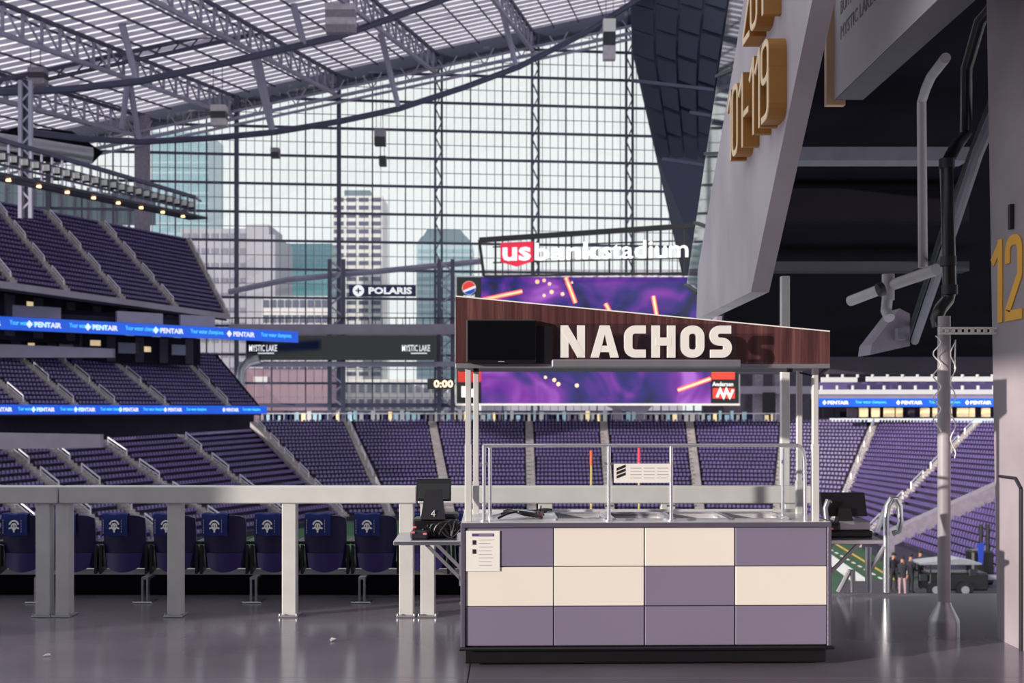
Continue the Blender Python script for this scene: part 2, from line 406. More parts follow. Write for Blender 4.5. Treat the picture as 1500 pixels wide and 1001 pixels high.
# hanging donor board
hb=thing('hanging_sign','white hanging sign board with gold edge and small grey lettering','sign',(2.9,7.5,4.37))
MB().box(2.9,3.16,4.5,9.95,4.51,7.6).build('board','sign_board',hb)
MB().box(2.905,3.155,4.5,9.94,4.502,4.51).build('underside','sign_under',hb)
MB().box(2.83,3.0,9.95,10.02,4.46,7.6).build('gold_edge','gold_edge',hb)
for z,t in ((4.98,"MYSTIC LAKE'S CLUB PURPLE"),(5.2,'BUFFALO WILD WINGS')):
    text_mb(t,.075*len(t),(2.9,9.75,z),(0,-1,0),(0,0,1),.004,height=.12).build('lettering','print_grey',hb)

# pipes under the soffit
pp=thing('white_pipe','off-white drain pipe with elbows running under the dark soffit','pipe',P(1350,395,12))
MB().tube([P(1352,392,12),P(1350,150,12),P(1356,130,11.7),P(1364,112,11.3),P(1385,85,10.5)],.05,12).build('riser','pvc',pp,True)
MB().tube([P(1372,395,11.3),P(1300,420,12.3),P(1246,441,13)],.062,12).build('lateral','pvc',pp,True)
MB().tube([P(1301,402,12.2),P(1301,440,12.2)],.068,12).tube([P(1300,436,12.2),P(1298,455,12.2),P(1303,466,12.1)],.06,12).build('trap','pvc',pp,True)
for q in ((1345,404),(1290,424)): MB().tube([P(q[0]-4,q[1]+1.5,11.9),P(q[0]+4,q[1]-1.5,11.9)],.075,12).build('coupling','dark_metal',pp,True)
bp_=thing('black_pipe','black pipe with ribbed couplings bending down into the steel post','pipe',P(1370,470,8.6))
MB().tube([P(1375,478,8.42),P(1372,466,8.42),P(1378,452,8.45),P(1388,440,8.5),P(1391,425,8.5),P(1389,330,8.5),P(1386,240,8.6),P(1402,212,9),P(1415,196,9.3),P(1416,100,9.3),P(1436,30,9),P(1470,-10,8.8)],.05,12).build('run','pipe_black',bp_,True)
for q in ((1387,240,8.6),(1389,383,8.5),(1391,425,8.5)): MB().tube([P(q[0],q[1]-7,q[2]),P(q[0],q[1]+7,q[2])],.06,12).build('coupling','dark_metal',bp_,True)
for i,(q,lab) in enumerate((([(1520,15,8.6),(1432,225,9.5),(1398,330,10.5),(1340,500,14)],'pale conduit running diagonally down beside the number wall'),([(1500,25,9),(1424,222,9.9),(1385,325,11),(1330,495,14.5)],'thin dark conduit parallel to the pale diagonal conduit'))):
    tag(MB().tube([P(*k) for k in q],.05-.02*i,8).build('conduit',('duct_grey','dark_metal')[i],None,True),lab,'conduit')
# steel post with flared foot
st=thing('steel_post','grey round steel post with flared foot on concourse floor','post',(3.27,8.37,0))
MB().tube([(3.27,8.37,.2),(3.27,8.37,2.42)],.047,20).build('shaft','pvc',st,True)
MB().tube([(3.27,8.37,0),(3.27,8.37,.11),(3.27,8.37,.13),(3.27,8.37,.235),(3.27,8.37,.26)],[.112,.112,.108,.056,.05],24).build('foot','steel_dull',st,True)
sr=thing('slotted_strut','white slotted steel strut joining post and number wall','strut',(3.45,8.34,2.29))
mb=MB()
for z in (2.285,2.325): mb.box(3.2,3.66,8.28,8.30,z-.008,z+.008)
for i in range(10): mb.box(3.2+i*.048,3.222+i*.048,8.28,8.30,2.29,2.32)
mb.build('strut_bar','white_paint',sr)
wr=thing('curly_wire','curly white wire hanging around the top of the steel post','wire',(3.2,8.3,1.4))
for k,(x0,z1) in enumerate(((3.19,1.55),(3.31,1.35))):
    MB().tube([(x0+.028*math.sin(i*.9+k),8.30+.028*math.cos(i*.9),2.27-(2.27-z1)*i/30-.25*k*(i<1)) for i in range(31)],.005,5).build('strand','white_paint',wr,True)

# ------------------------------------------------------------------ far setting: field, glass end wall, roof
ZF=-12.8
fd=MB().box(-60,70,24,150,ZF-.3,ZF).build('playing_field','turf'); tag(fd,'green turf playing field below the stands','field',kind='structure')
def ground(px,py): return P(px,py,F*(EYE-ZF)/(py-CY))
def strip_line(p0,p1,wd,m,name):
    d=(p1-p0).normalized(); r=Vector((d.y,-d.x,0))*wd/2
    MB().prism([p0-r,p1-r,p1+r,p0+r],(0,0,.03)).build(name,m,fd)
a=ground(1236,834); b=ground(1283,868); d=(b-a)
strip_line(a-d*3,b+d*1.5,1.5,'turf_white','sideline')
a=ground(1262,820); b=ground(1338,866); d=b-a
strip_line(a-d*2,b+d,.25,'turf_yellow','boundary_stripe')
a=ground(1240,819); b=ground(1322,866); d=b-a
for i in range(-4,14): strip_line(a+d*i/8,a+d*(i/8+.05),.22,'turf_white','dash')

G0=P(500,313,200.); GD=(P(913,320,205.2)-G0); GD.z=0; gdir=GD.normalized()
GA=Vector((G0.x,G0.y,0)); GB=GA+gdir*100
def gpt(px,z):
    q=on_line(GA,GB,px); return Vector((q.x,q.y,z))
gn=Vector((gdir.y,-gdir.x,0))                          # towards the camera
RA=P(133,187,197.); RB=P(913,20,205.2); ru=RB-RA
def roof_z(px):
    q=gpt(px,0); return RA.z+(RB.z-RA.z)*((q-RA).dot(gdir))/((RB-RA).dot(gdir))
gw=thing('window_1','tall glass end wall of the stadium with a grid of dark mullions','glass wall',gpt(560,-3),kind='structure')
cols=[-60,74,211,348,497,642,783,920,1064]
ZG=[37.5+5.12*k for k in range(-8,9)]
cells=[]
for bi in range(len(cols)-1):
    p0=gpt(cols[bi],0); p1=gpt(cols[bi+1],0); d=(p1-p0)/12
    for k in range(12):
        q0=p0+d*k; top=roof_z(cols[bi]+(cols[bi+1]-cols[bi])*(k+.5)/12)-1.5
        big=(k%4==0)
        if k: MB().bar(q0+Vector((0,0,-3)),q0+Vector((0,0,top)),.24 if big else .1,.3,up=gn).build('mullion','mullion' if big else 'mullion_thin',gw)
        for zi in range(len(ZG)-1):
            for hf in (0,1):
                z0=ZG[zi]+2.56*hf
                if z0>-4 and z0+1.2<top: cells.append((q0,d,z0))
    lx=p0; rx=p1
for zi,z in enumerate(ZG):
    # girt runs as far as the roof allows
    xs_=[px for px in range(-60,1065,4) if roof_z(px)-1>z]
    if not xs_: continue
    MB().bar(gpt(xs_[0],z)+gn*.2,gpt(1064,z)+gn*.2,.45,.42).build('girt','mullion',gw)
    if z+2.56<roof_z(1064):
        xs_=[px for px in range(-60,1065,4) if roof_z(px)-1>z+2.56]
        if xs_: MB().bar(gpt(xs_[0],z+2.56),gpt(1064,z+2.56),.12,.12).build('transom','mullion_thin',gw)
# panes: the 300 nearest the middle singly, the rest as one
cells.sort(key=lambda c: abs(c[0].x+2)*.6+abs(c[2]-38)*1.0)
q0,d,z0=cells[0]
pm=MB().prism([(0,0,.04),tuple(d*.985+Vector((0,0,.04))),tuple(d*.985+Vector((0,0,2.5))),(0,0,2.5)],tuple(-gn*.03))
me=bpy.data.meshes.new('pane'); me.from_pydata(pm.v,[],pm.f); me.materials.append(M['glass_facade'])
for q0,dd,z0 in cells[:300]: inst(me,'pane',gw,q0+Vector((0,0,z0)),scale=(dd.x/d.x,1,1))
rest=MB()
for q0,dd,z0 in cells[300:]:
    rest.prism([q0+Vector((0,0,z0+.04)),q0+dd*.985+Vector((0,0,z0+.04)),q0+dd*.985+Vector((0,0,z0+2.5)),q0+Vector((0,0,z0+2.5))],-gn*.03)
o=rest.build('glazing','glass_facade',gw); o['kind']='stuff'
# lattice columns
for ci,px in enumerate(cols[1:-1]):
    top=roof_z(px)-.5; c=gpt(px,0)+gn*1.2; wd=.6
    mb=MB(); lat=px in (642,783,920)
    if not lat: mb.bar(c+Vector((0,0,-3)),c+Vector((0,0,top)),2.6 if px==211 else .75,.8,up=gn)
    else:
        for s in (-1,1): mb.bar(c+gdir*s*wd-Vector((0,0,3)),c+gdir*s*wd+Vector((0,0,top)),.42,.42,up=gn)
        z=-3; s=1
        while z<top-3:
            mb.bar(c+gdir*s*wd+Vector((0,0,z)),c-gdir*s*wd+Vector((0,0,z+2.6)),.22); z+=2.6; s=-s
    mb.build('lattice_column','concrete_mid' if px==211 else 'mullion',gw)

# roof: film strips between trusses
rv=Vector((-.18,-1,-.113)); rn=ru.cross(rv).normalized()
if rn.z<0: rn=-rn
rf=thing('roof','translucent sloping stadium roof of pale film strips on steel trusses','roof',RA,kind='structure')
rv_n=rv/rv.length
for i in range(31):
    w0=2.6+i*2.5
    a=RA+ru*-.75+rv_n*w0; b=RA+ru*1.12+rv_n*w0; c=rv_n*(1.85)
    MB().prism([a,b,b+c,a+c],rn*.12).build('film_strip','roof_film',rf)
    g=rv_n*2.5; MB().prism([a+c,b+c,b+g,a+g],rn*.06).build('gap_filler','roof_gap_diffuser',rf)  # white strip added in each gap to block sun stripes
for s in np.arange(-.7,1.12,.0475):
    a=RA+ru*s+rv_n*2-rn*.25; MB().bar(a,a+rv_n*78,.16,.3,up=rn).build('batten','truss_dark',rf)
# dark edge beam and clerestory trusswork above the glass
MB().bar(RA-ru*.6+rn*.2-Vector((0,0,.6)),RA+ru*1.18-Vector((0,0,.6)),1.6,3.2).build('edge_beam','slate_panel',rf)
for dz,rr in ((-3.6,.18),(-4.9,.26),(-6.0,.2)):
    MB().bar(RA-ru*.3+Vector((0,-3,dz)),RA+ru*1.1+Vector((0,-3,dz)),rr*2,rr*2).build('edge_chord','truss',rf)
mb=MB()
for i in range(40):
    s=-.3+i*.035; a=RA+ru*s+Vector((0,-3,-2.2)); b=RA+ru*(s+(.0175 if i%2 else -.0175))+Vector((0,-3,-4.9)); mb.bar(a,b,.2)
mb.build('edge_web','truss',rf)
# roof trusses ending at the glass columns
def roof_truss(px, name_parent):
    s=((gpt(px,0)-RA).dot(gdir))/((RB-RA).dot(gdir))
    top0=RA+ru*s-rn*.4; bot0=top0-Vector((0,0,3.6))
    MB().bar(top0,top0+rv_n*80,.5,.5).build('top_chord','truss_dark',name_parent)
    MB().bar(bot0,bot0+rv_n*80,.55,.55).build('bottom_chord','truss',name_parent)
    for k in range(20):
        a=top0+rv_n*(k*4); b=bot0+rv_n*(k*4)
        MB().bar(a,b,.34).build('web_post','truss',name_parent)
        MB().bar(b,top0+rv_n*(k*4+4),.22).build('web_brace','truss',name_parent)
for px,lab in ((211,'steel roof truss reaching the thick column at the left of the glass'),(348,'steel roof truss ending above the second glass column'),(497,'steel roof truss ending above the white tower'),(642,'steel roof truss ending above the blue tower'),(783,'steel roof truss nearest the dark slate wall')):
    t=thing('roof_truss',lab,'truss',gpt(px,60),group='roof trusses'); roof_truss(px,t)
# cross girder of the roof
cg=thing('cross_girder','dark double girder crossing under the roof trusses','girder',P(260,80,170))
for q in (0,1):
    MB().bar(P(-40,140-14*q,150),P(640,-8-12*q,180),.5).build('chord','truss_dark',cg)
for i in range(26):
    t=i/26; a=P(-40,140,150).lerp(P(640,-8,180),t); b=P(-40,126,150).lerp(P(640,-20,180),t+.5/26); MB().bar(a,b,.22).build('web_brace','truss_dark',cg)
# bottom tension tubes with struts
def tension(pts,r,lab,struts):
    t=thing('tension_tube',lab,'roof tube',pts[0]); MB().tube(pts,r,8).build('tube','truss_dark',t,True)
    for a,b in struts:
        MB().tube([a,b],[.55,.42],8).build('strut','truss',t,True)
tension([P(-30,137,142),P(100,131,146),P(205,119,150),P(330,92,154),P(497,53,160),P(640,3,165),P(700,-20,168)],.5,'upper curved steel tube sagging under the roof',
        [(P(168,-5,150),P(200,117,150)),(P(426,-5,158),P(446,66,158))])
tension([P(40,193,170),P(120,203,172),P(205,208,174),P(300,203,176),P(400,194,178),P(497,178,180),P(582,160,182),P(680,128,184),P(760,98,186),P(850,52,188),P(930,2,190),P(960,-18,190)],.5,'lower curved steel tube sagging in front of the glass',
        [(P(186,98,174),P(204,205,174)),(P(190,98,174),P(178,190,172)),(P(364,55,178),P(398,192,178)),(P(372,55,178),P(400,192,178)),(P(553,30,182),P(584,158,182)),(P(731,-4,186),P(756,97,186))])
tg=tag(MB().tube([P(335,428,192),P(420,410,192),P(560,397,192),P(705,383,192)],.5,8).build('diagonal_tube','truss',None,True),'long grey tube rising gently across the lower glass','roof tube')

# dark slate wall right of the glass
sw=thing('wall_north','dark slate panelled wall leaning beside the glass','wall',P(1000,330,188),kind='structure')
MB().prism([P(922,-30,193),P(1110,-30,182),P(1075,130,182),P(1040,420,182),P(1003,420,193),P(960,225,193),P(926,75,193)],(.2,1.2,0)).build('backing','slate_rib',sw)
def swp(u,v):                                           # u across 0..1, v down 0..1
    Lx=[(922,-30),(926,75),(960,225),(1003,420)]; ys_=[p[1] for p in Lx]
    y=-30+450*v; xl=float(np.interp(y,ys_,[p[0] for p in Lx])); xr=float(np.interp(y,[-30,130,420],[1110,1075,1040]))
    return P(xl+(xr-xl)*u,y,193-11*u)
for i in range(5):
    for j in range(12):
        a=swp(i/5+.012,j/12+.008); b=swp((i+1)/5-.012,j/12+.008+.02); c=swp((i+1)/5-.012,(j+1)/12-.004+.02); d=swp(i/5+.012,(j+1)/12-.004)
        MB().prism([a,b,c,d],(0,-.35,0)).build('panel','slate_panel',sw)
for (a,b) in (((1010,165),(1040,170)),((925,118),(1045,132)),((970,233),(1035,243))):
    MB().bar(P(a[0],a[1],181),P(b[0],b[1],181),.5).build('girt','truss_dark',sw)

# ------------------------------------------------------------------ city beyond the glass
def tower(name,label,px0,px1,ytop,Y,depth,m,wins=None,wm='tower_window',zb=-15,rotpoly=None):
    a=P(px0,ytop,Y); b=P(px1,ytop,Y); t=thing(name,label,'building',(a.x/2+b.x/2,Y,zb))
    MB().box(a.x,b.x,Y,Y+depth,zb,a.z).build('body',m,t)
    if wins:
        nx,ny,fx,fy,z_lo=wins; W=b.x-a.x; Hh=a.z-z_lo
        ww=W/nx*fx; hh=Hh/ny*fy
        wb=MB().box(-ww/2,ww/2,-.25,.1,-hh/2,hh/2); me=bpy.data.meshes.new('window'); me.from_pydata(wb.v,[],wb.f); me.materials.append(M[wm])
        for i in range(nx):
            for j in range(ny): inst(me,'window',t,(a.x+W*(i+.5)/nx,Y,a.z-Hh*(j+.5)/ny))
    return t,a,b
t,a,b=tower('glass_tower','pale blue glass skyscraper behind the light rig',222,305,193,760,40,'tower_blue',(6,22,.86,.8,40),'tower_blue_window')
t,a,b=tower('stone_building','wide grey stone building with a stepped top',265,392,335,560,40,'tower_stone',(9,12,.7,.35,4),'tower_stone_window')
q=P(362,330,559); q2=P(405,345,559); MB().box(q.x,q2.x,556,600,-15,q2.z).build('wing','tower_stone',t); MB().box(q.x,P(395,0,559).x,557,590,0,q.z).build('step','tower_stone',t)
t,a,b=tower('teal_building','low teal glass building left of the white tower',413,486,357,640,40,'tower_teal',(8,5,.9,.85,100-15),'tower_teal_dark')
t,a,b=tower('white_tower','white office tower with dark window bands and dark cap',487,560,287,700,32,'tower_white',(4,24,.76,.52,18),'tower_window')
MB().box(P(503,0,700).x,P(541,0,700).x,704,724,a.z,P(0,277,700).z).build('cap','tower_crown',t)
t=thing('blue_tower','blue glass tower with chamfered dark top',  'building',P(650,470,620)); Yb=620
MB().prism([P(610,610,Yb),P(610,357,Yb),P(692,357,Yb),P(692,610,Yb)],(0,30,0)).build('body','tower_blue',t)
MB().prism([P(610,357,Yb),P(618,346,Yb),P(683,346,Yb),P(692,357,Yb)],(0,30,0)).prism([P(620,346,Yb),P(626,336,Yb),P(674,336,Yb),P(682,346,Yb)],(0,30,0)).build('crown','tower_crown',t)
ww=(P(692,0,Yb).x-P(610,0,Yb).x)
for j in range(24):
    zc=P(0,368+j*10,Yb).z; a=P(612,0,Yb).x
    for i in range(3): MB().box(a+ww*(i*.33),a+ww*(i*.33+.3),Yb-.3,Yb,zc-1,zc+1).build('window','tower_blue_window',t)
t,a,b=tower('parking_block','low white block with rows of dark openings below the teal building',384,482,434,480,30,'tower_white',(9,6,.8,.5,12),'tower_window')
t,a,b=tower('brick_building','dull pink brick building seen below the dark bridge board',340,486,541,330,20,'brick_pink',None,zb=-12)
MB().box(P(372,0,330).x,P(392,0,330).x,329.6,330,P(0,562,330).z,P(0,552,330).z).build('pale_mark','tower_white',t)
t,a,b=tower('plaza_block','pale plaza building with tall windows behind the scoreboard clock',500,690,556,360,20,'tower_white',(16,3,.6,.6,-4),'tower_stone_window',zb=-12)
t,a,b=tower('street_block','pale low building behind the stadium sign',705,1000,395,520,20,'tower_stone',(26,5,.5,.5,20),'tower_white')
tag(MB().box(-400,400,212,900,-16,-14).build('city_ground','concrete_mid'),'grey street ground of the city beyond the glass','ground',kind='structure')

# ------------------------------------------------------------------ seating tiers
seat_pts=[]; SEATN=0
SV=np.array([(-.19,.02,.46),(.19,.02,.46),(.18,-.06,.46),(-.18,-.06,.46),(-.17,-.08,.84),(.17,-.08,.84),(.15,-.16,.85),(-.15,-.16,.85),
             (-.19,.08,.40),(.19,.08,.40),(.19,.02,.40),(-.19,.02,.40),(-.17,.24,.52),(.17,.24,.52),(.17,.20,.56),(-.17,.20,.56)])
SFc=[(0,3,2,1),(4,5,6,7),(0,1,5,4),(1,2,6,5),(2,3,7,6),(3,0,4,7)]; SFc=SFc+[tuple(i+8 for i in f) for f in SFc]
singles=[]; bulk=[]
def section(name,label,TL,TR,BL,BR,n,pitch=.56,single=False,aisle_left=True,margin=.75,rails=False,mtl='tier_concrete_shaded',group=None):
    TL,TR,BL,BR=map(Vector,(TL,TR,BL,BR))
    mb=MB(); prevL=None
    fdir=((BL+BR)-(TL+TR)); fdir.z=0; fdir.normalize()
    for r in range(n):
        t0=r/n; t1=(r+1)/n
        L0=BL.lerp(TL,t0); R0=BR.lerp(TR,t0); L1=BL.lerp(TL,t1); R1=BR.lerp(TR,t1)
        zt=L0.z; zr=R0.z
        a,b=L0.copy(),R0.copy(); c,d=R1.copy(),L1.copy(); c.z=R0.z; d.z=L0.z
        mb.quad(a,b,c,d); mb.quad(d,c,R1,L1)
        Lm=L0.lerp(d,.62); Rm=R0.lerp(c,.62); ln=(Rm-Lm).length; u=(Rm-Lm)/ln
        fr=Vector((u.y,-u.x,0)); 
        if fr.dot(fdir)<0: fr=-fr
        k=int((ln-2*margin)/pitch); s0=(ln-k*pitch)/2
        for i in range(k):
            p=Lm+u*(s0+(i+.5)*pitch); (singles if single else bulk).append((p,u,fr))
    # skirt so that the tier is a solid bank
    dn=Vector((0,0,-1.2)); mb.quad(BL,BR,BR+dn,BL+dn); mb.quad(TL,TR,TR+dn*1.0,TL+dn)
    mb.quad(BL,TL,TL+dn,BL+dn); mb.quad(BR,TR,TR+dn,BR+dn); mb.quad(BL+dn,BR+dn,TR+dn,TL+dn)
    o=mb.build(name,mtl); tag(o,label,'seating',group,'structure')
    return o
def aisle(label,T,B,n,side,wd=1.15,rails=False,m='aisle_concrete'):
    T=Vector(T);B=Vector(B); u=Vector(side).normalized(); t=thing('aisle_stair',label,'stairs',B,kind='structure')
    mb=MB()
    for r in range(n*2):
        a=B.lerp(T,r/(2*n)); b=B.lerp(T,(r+1)/(2*n)); h=(b.z-a.z)
        p=[a-u*wd/2,a+u*wd/2,b+u*wd/2,b-u*wd/2]
        lo=[Vector((q.x,q.y,a.z-.6)) for q in p]; hi=[Vector((q.x,q.y,a.z+h+.02)) for q in p]
        mb.hull8(lo+hi)
    mb.build('steps',m,t)
    if rails:
        k=max(3,n//4)
        for i in range(k):
            a=B.lerp(T,(i+.15)/k); b=B.lerp(T,(i+.75)/k); z=Vector((0,0,1.0))
            MB().tube([a,a+z,b+z,b],.09,5).tube([a+z*.55,b+z*.55],.07,5).build('handrail','handrail',t)
    return t
# far end bowl
tops=[(372,172),(508,180),(633,184),(775,185),(884,185),(1010,184),(1150,180),(1282,172),(1432,158),(1600,140)]
bots=[(505,146),(572,147),(660,148),(779,148),(894,148),(1026,147),(1138,145),(1222,138),(1262,118),(1330,97)]
names=['left of the aisle under the stadium clock','below the bridge column','beside the kiosk posts','behind the left glass pane','behind the middle glass pane','behind the right glass pane','behind the tall white post','right of the kiosk','behind the steel post','at the number wall']
def T(i): return P(tops[i][0],0,tops[i][1]).xy.to_3d()+V(0,0,0.05)
def B(i): return P(bots[i][0],0,bots[i][1]).xy.to_3d()+V(0,0,-12.2)
for i in range(9):
    section('seating_tier','purple seating block of the far end bowl '+names[i],T(i),T(i+1),B(i),B(i+1),24,single=(i==7),group='far end seating blocks')
for i in range(10):
    u=(T(min(i+1,9))-T(max(i-1,0)))
    aisle('pale aisle stair of the far end bowl, %s from the left end'%ORD[i],T(i),B(i),24,u,1.25,rails=(i in (0,1,7,8)))
# left lower bowl
t_l=P(-160,0,112).xy.to_3d()+V(0,0,-2.6); t_r=T(0)+V(0,0,-1.2)
b_l=P(40,0,100).xy.to_3d()+V(0,0,-12.2); b_r=B(0)
tp=[-160,-80,7,67,147,263,372]; bt=[40,110,190,250,345,430,505]
LT=[on_line(t_l,t_r,x) for x in tp]; LB=[on_line(b_l,b_r,x) for x in bt]
for i in range(6): section('seating_tier','violet seating block of the left lower bowl, %s from its far end'%ORD[5-i],LT[i],LT[i+1],LB[i],LB[i+1],16,group='left lower seating blocks')
for i in range(1,6): aisle('aisle stair with handrails in the left lower bowl, %s from its far end'%ORD[5-i],LT[i],LB[i],16,LT[i+1]-LT[i-1],1.0,rails=True)
# left middle deck
t_l=P(0,0,158).xy.to_3d()+V(0,0,11.3); t_r=P(318,0,186).xy.to_3d()+V(0,0,11.3)
b_l=P(0,0,140).xy.to_3d()+V(0,0,2.3); b_r=P(383,0,178).xy.to_3d()+V(0,0,2.3)
tp=[-150,-70,7,67,143,260,318]; bt=[-40,40,113,173,247,337,383]
LT=[on_line(t_l,t_r,x) for x in tp]; LB=[on_line(b_l,b_r,x) for x in bt]
for i in range(6): section('seating_tier','dark violet seating block of the middle deck, %s from its far end'%ORD[5-i],LT[i],LT[i+1],LB[i],LB[i+1],15,group='middle deck seating blocks')
for i in range(1,6): aisle('aisle stair with handrails in the middle deck, %s from its far end'%ORD[5-i],LT[i],LB[i],15,LT[i+1]-LT[i-1],1.0,rails=True)
MIDB=(on_line(b_l,b_r,-60),b_r)
# left upper deck
t_l=P(0,0,163).xy.to_3d()+V(0,0,32.6); t_r=P(275,0,194).xy.to_3d()+V(0,0,32.0)
b_l=P(0,0,140).xy.to_3d()+V(0,0,18.2); b_r=P(332,0,187).xy.to_3d()+V(0,0,18.2)
tp=[-180,-95,-12,67,147,275]; bt=[-60,20,98,180,258,332]
LT=[on_line(t_l,t_r,x) for x in tp]; LB=[on_line(b_l,b_r,x) for x in bt]
for i in range(5): section('seating_tier','dark indigo seating block of the upper deck, %s from its far end'%ORD[4-i],LT[i],LT[i+1],LB[i],LB[i+1],18,group='upper deck seating blocks')
for i in range(1,6): aisle('aisle stair with pale handrails in the upper deck, %s from its far end'%ORD[5-i],LT[i],LB[i],18,LT[min(i+1,5)]-LT[i-1],1.0,rails=True)
UPB=(LB[0],b_r)
# right side lower tier
section('seating_tier','dark blue seating tier beside the field at the right wall',(47,98,-4.4),(47,40,-4.4),(34.6,100,-10.4),(34.6,40,-10.4),15,group='right side seating')
tag(MB().hull8([(34.2,100.4,-11.6),(48,98.2,-6),(48,99.6,-6),(34.2,101.8,-11.6),(34.2,100.4,-9.3),(48,98.2,-2.6),(48,99.6,-2.6),(34.2,101.8,-9.3)]).build('wall_field','concrete_mid'),'sloping grey concrete wall between the right side seating tiers','wall',kind='structure')
# seats
def seat_arrays(lst):
    n=len(lst); p=np.array([tuple(a) for a,_,_ in lst]); u=np.array([tuple(b) for _,b,_ in lst]); f=np.array([tuple(c) for _,_,c in lst])
    v=p[:,None,:]+SV[None,:,0,None]*u[:,None,:]+SV[None,:,1,None]*f[:,None,:]; v[:,:,2]+=SV[None,:,2]
    fc=np.array(SFc)[None]+(np.arange(n)*16)[:,None,None]
    return v.reshape(-1,3), fc.reshape(-1,4)
singles.sort(key=lambda s: s[0].y)
bulk += singles[300:]; singles=singles[:300]
v,f=seat_arrays(bulk)
me=bpy.data.meshes.new('stadium_seats'); me.from_pydata(v.tolist(),[],f.tolist()); me.materials.append(M['seat_far'])
o=bpy.data.objects.new('stadium_seating',me); COL.objects.link(o); tag(o,'thousands of violet seats filling the far stands and decks','seats',kind='stuff')
me=bpy.data.meshes.new('stadium_seat'); me.from_pydata(SV.tolist(),[],SFc); me.materials.append(M['seat_far'])
for p,u,fr in singles:
    o=bpy.data.objects.new('stadium_seat',me); COL.objects.link(o); o.location=p; o.rotation_euler=(0,0,math.atan2(u.y,u.x) if Vector((-u.y,u.x,0)).dot(fr)>0 else math.atan2(-u.y,-u.x))
    tag(o,'small violet seat in the lower rows of the block right of the kiosk','seat','violet seats right of the kiosk')

# ------------------------------------------------------------------ decks, ribbons, bridge
def along(A,B_,t): return A.lerp(B_,t)
def wall_strip(A,B_,z0,z1,thick,name,m,parent=None):
    d=(B_-A); d.z=0; d.normalize(); n=Vector((d.y,-d.x,0))
    a=Vector((A.x,A.y,z0)); b=Vector((B_.x,B_.y,z0)); h=Vector((0,0,z1-z0))
    return MB().hull8([a,b,b-n*thick,a-n*thick,a+h,b+h,b-n*thick+h,a-n*thick+h]).build(name,m,parent)
A_,B_=UPB; d=(B_-A_).normalized(); nrm=Vector((d.y,-d.x,0))
tag(wall_strip(A_+nrm*.6,B_+nrm*.6,17.3,18.15,2,'deck_fascia','fascia'),'pale concrete edge of the left upper deck','deck edge',kind='structure')
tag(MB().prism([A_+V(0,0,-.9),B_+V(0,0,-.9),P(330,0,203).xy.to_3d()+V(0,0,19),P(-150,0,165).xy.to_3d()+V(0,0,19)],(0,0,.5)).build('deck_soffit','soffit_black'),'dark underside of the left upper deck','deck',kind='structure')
back=-nrm
sa,sb=A_+back*7,B_+back*6
tag(wall_strip(sa,sb,11.5,18,1,'wall_suites','shop_dark'),'dark glazed suite level under the left upper deck','wall',kind='structure')
for i in range(26):
    t=.12+.86*i/26+random.uniform(-.01,.01); p=along(sa,sb,t)+nrm*.3; w_=random.uniform(.5,1.8); z=random.uniform(14.5,17)
    if i%3==0: wall_strip(p,p+d*w_,z-.9,z,.2,'lit_window','warm_window',bpy.data.objects['wall_suites'])
    elif i%3==1: wall_strip(p,p+d*1.6,12,17.6,.6,'column','concrete_dark',bpy.data.objects['wall_suites'])
    else: wall_strip(p,p+d*2,13.5,14.8,.2,'lit_window','cool_window',bpy.data.objects['wall_suites'])
R1A=P(-60,0,144.5).xy.to_3d(); R1B=P(437,0,176).xy.to_3d()
for i,(x0,x1,lab) in enumerate(((33,108,'nearest the left picture edge'),(190,257,'in the middle of the suite level'),(283,333,'at the far end of the suite level'))):
    q0=on_line(R1A,R1B,x0)+back*2.2; q1=on_line(R1A,R1B,x1)+back*2.2
    tag(wall_strip(q0,q1,14.6,16.2,.6,'balcony_front','fascia'),'grey balcony front above the ribbon board '+lab,'balcony',kind='structure')
q0=on_line(R1A,R1B,-50)+back*3; q1=on_line(R1A,R1B,340)+back*3
section('seating_tier','short violet seat rows between ribbon board and suite level',q0+back*3+V(0,0,16.2),q1+back*3+V(0,0,16.2),q0+V(0,0,14.2),q1+V(0,0,14.2),3)
def ribbon(name_lab,A,B_,zc,h,starts,span):
    d=(B_-A); d.z=0; d.normalize()
    t=thing('ribbon_board',name_lab,'LED board',(A+B_)/2+V(0,0,zc-h/2)); wall_strip(A,B_,zc-h/2,zc+h/2,.4,'display','led_blue',t)
    n=Vector((d.y,-d.x,0))
    for x in starts:
        p=on_line(A,B_,x)+n*.03; p.z=zc
        r=h*.3
        MB().prism([p+d*(r*1.0)+V(0,0,r),p+d*(r*1.8),p+d*r-V(0,0,r),p+d*r*.2],n*.03).build('emblem','white_emit',t)
        text_mb('PENTAIR',span*.32,p+d*(r*2.3)-V(0,0,h*.21),d,(0,0,1),.03,bold=.03,height=h*.42).build('lettering','white_emit',t)
        text_mb('Your water champions.',span*.48,p+d*(r*2.3+span*.42)-V(0,0,h*.22),d,(0,0,1),.03,height=h*.48).build('slogan','cyan_emit',t)
ribbon('blue ribbon board with white lettering below the suite level',R1A,R1B,13.55,1.75,[-55,37,123,223,331],11.0)
R2A,R2B=P(-60,0,133).xy.to_3d(),P(391,0,177.5).xy.to_3d()
ribbon('blue ribbon board with white lettering along the front of the middle deck',R2A,R2B,1.95,1.25,[-20,45,107,173,239,325],8.2)
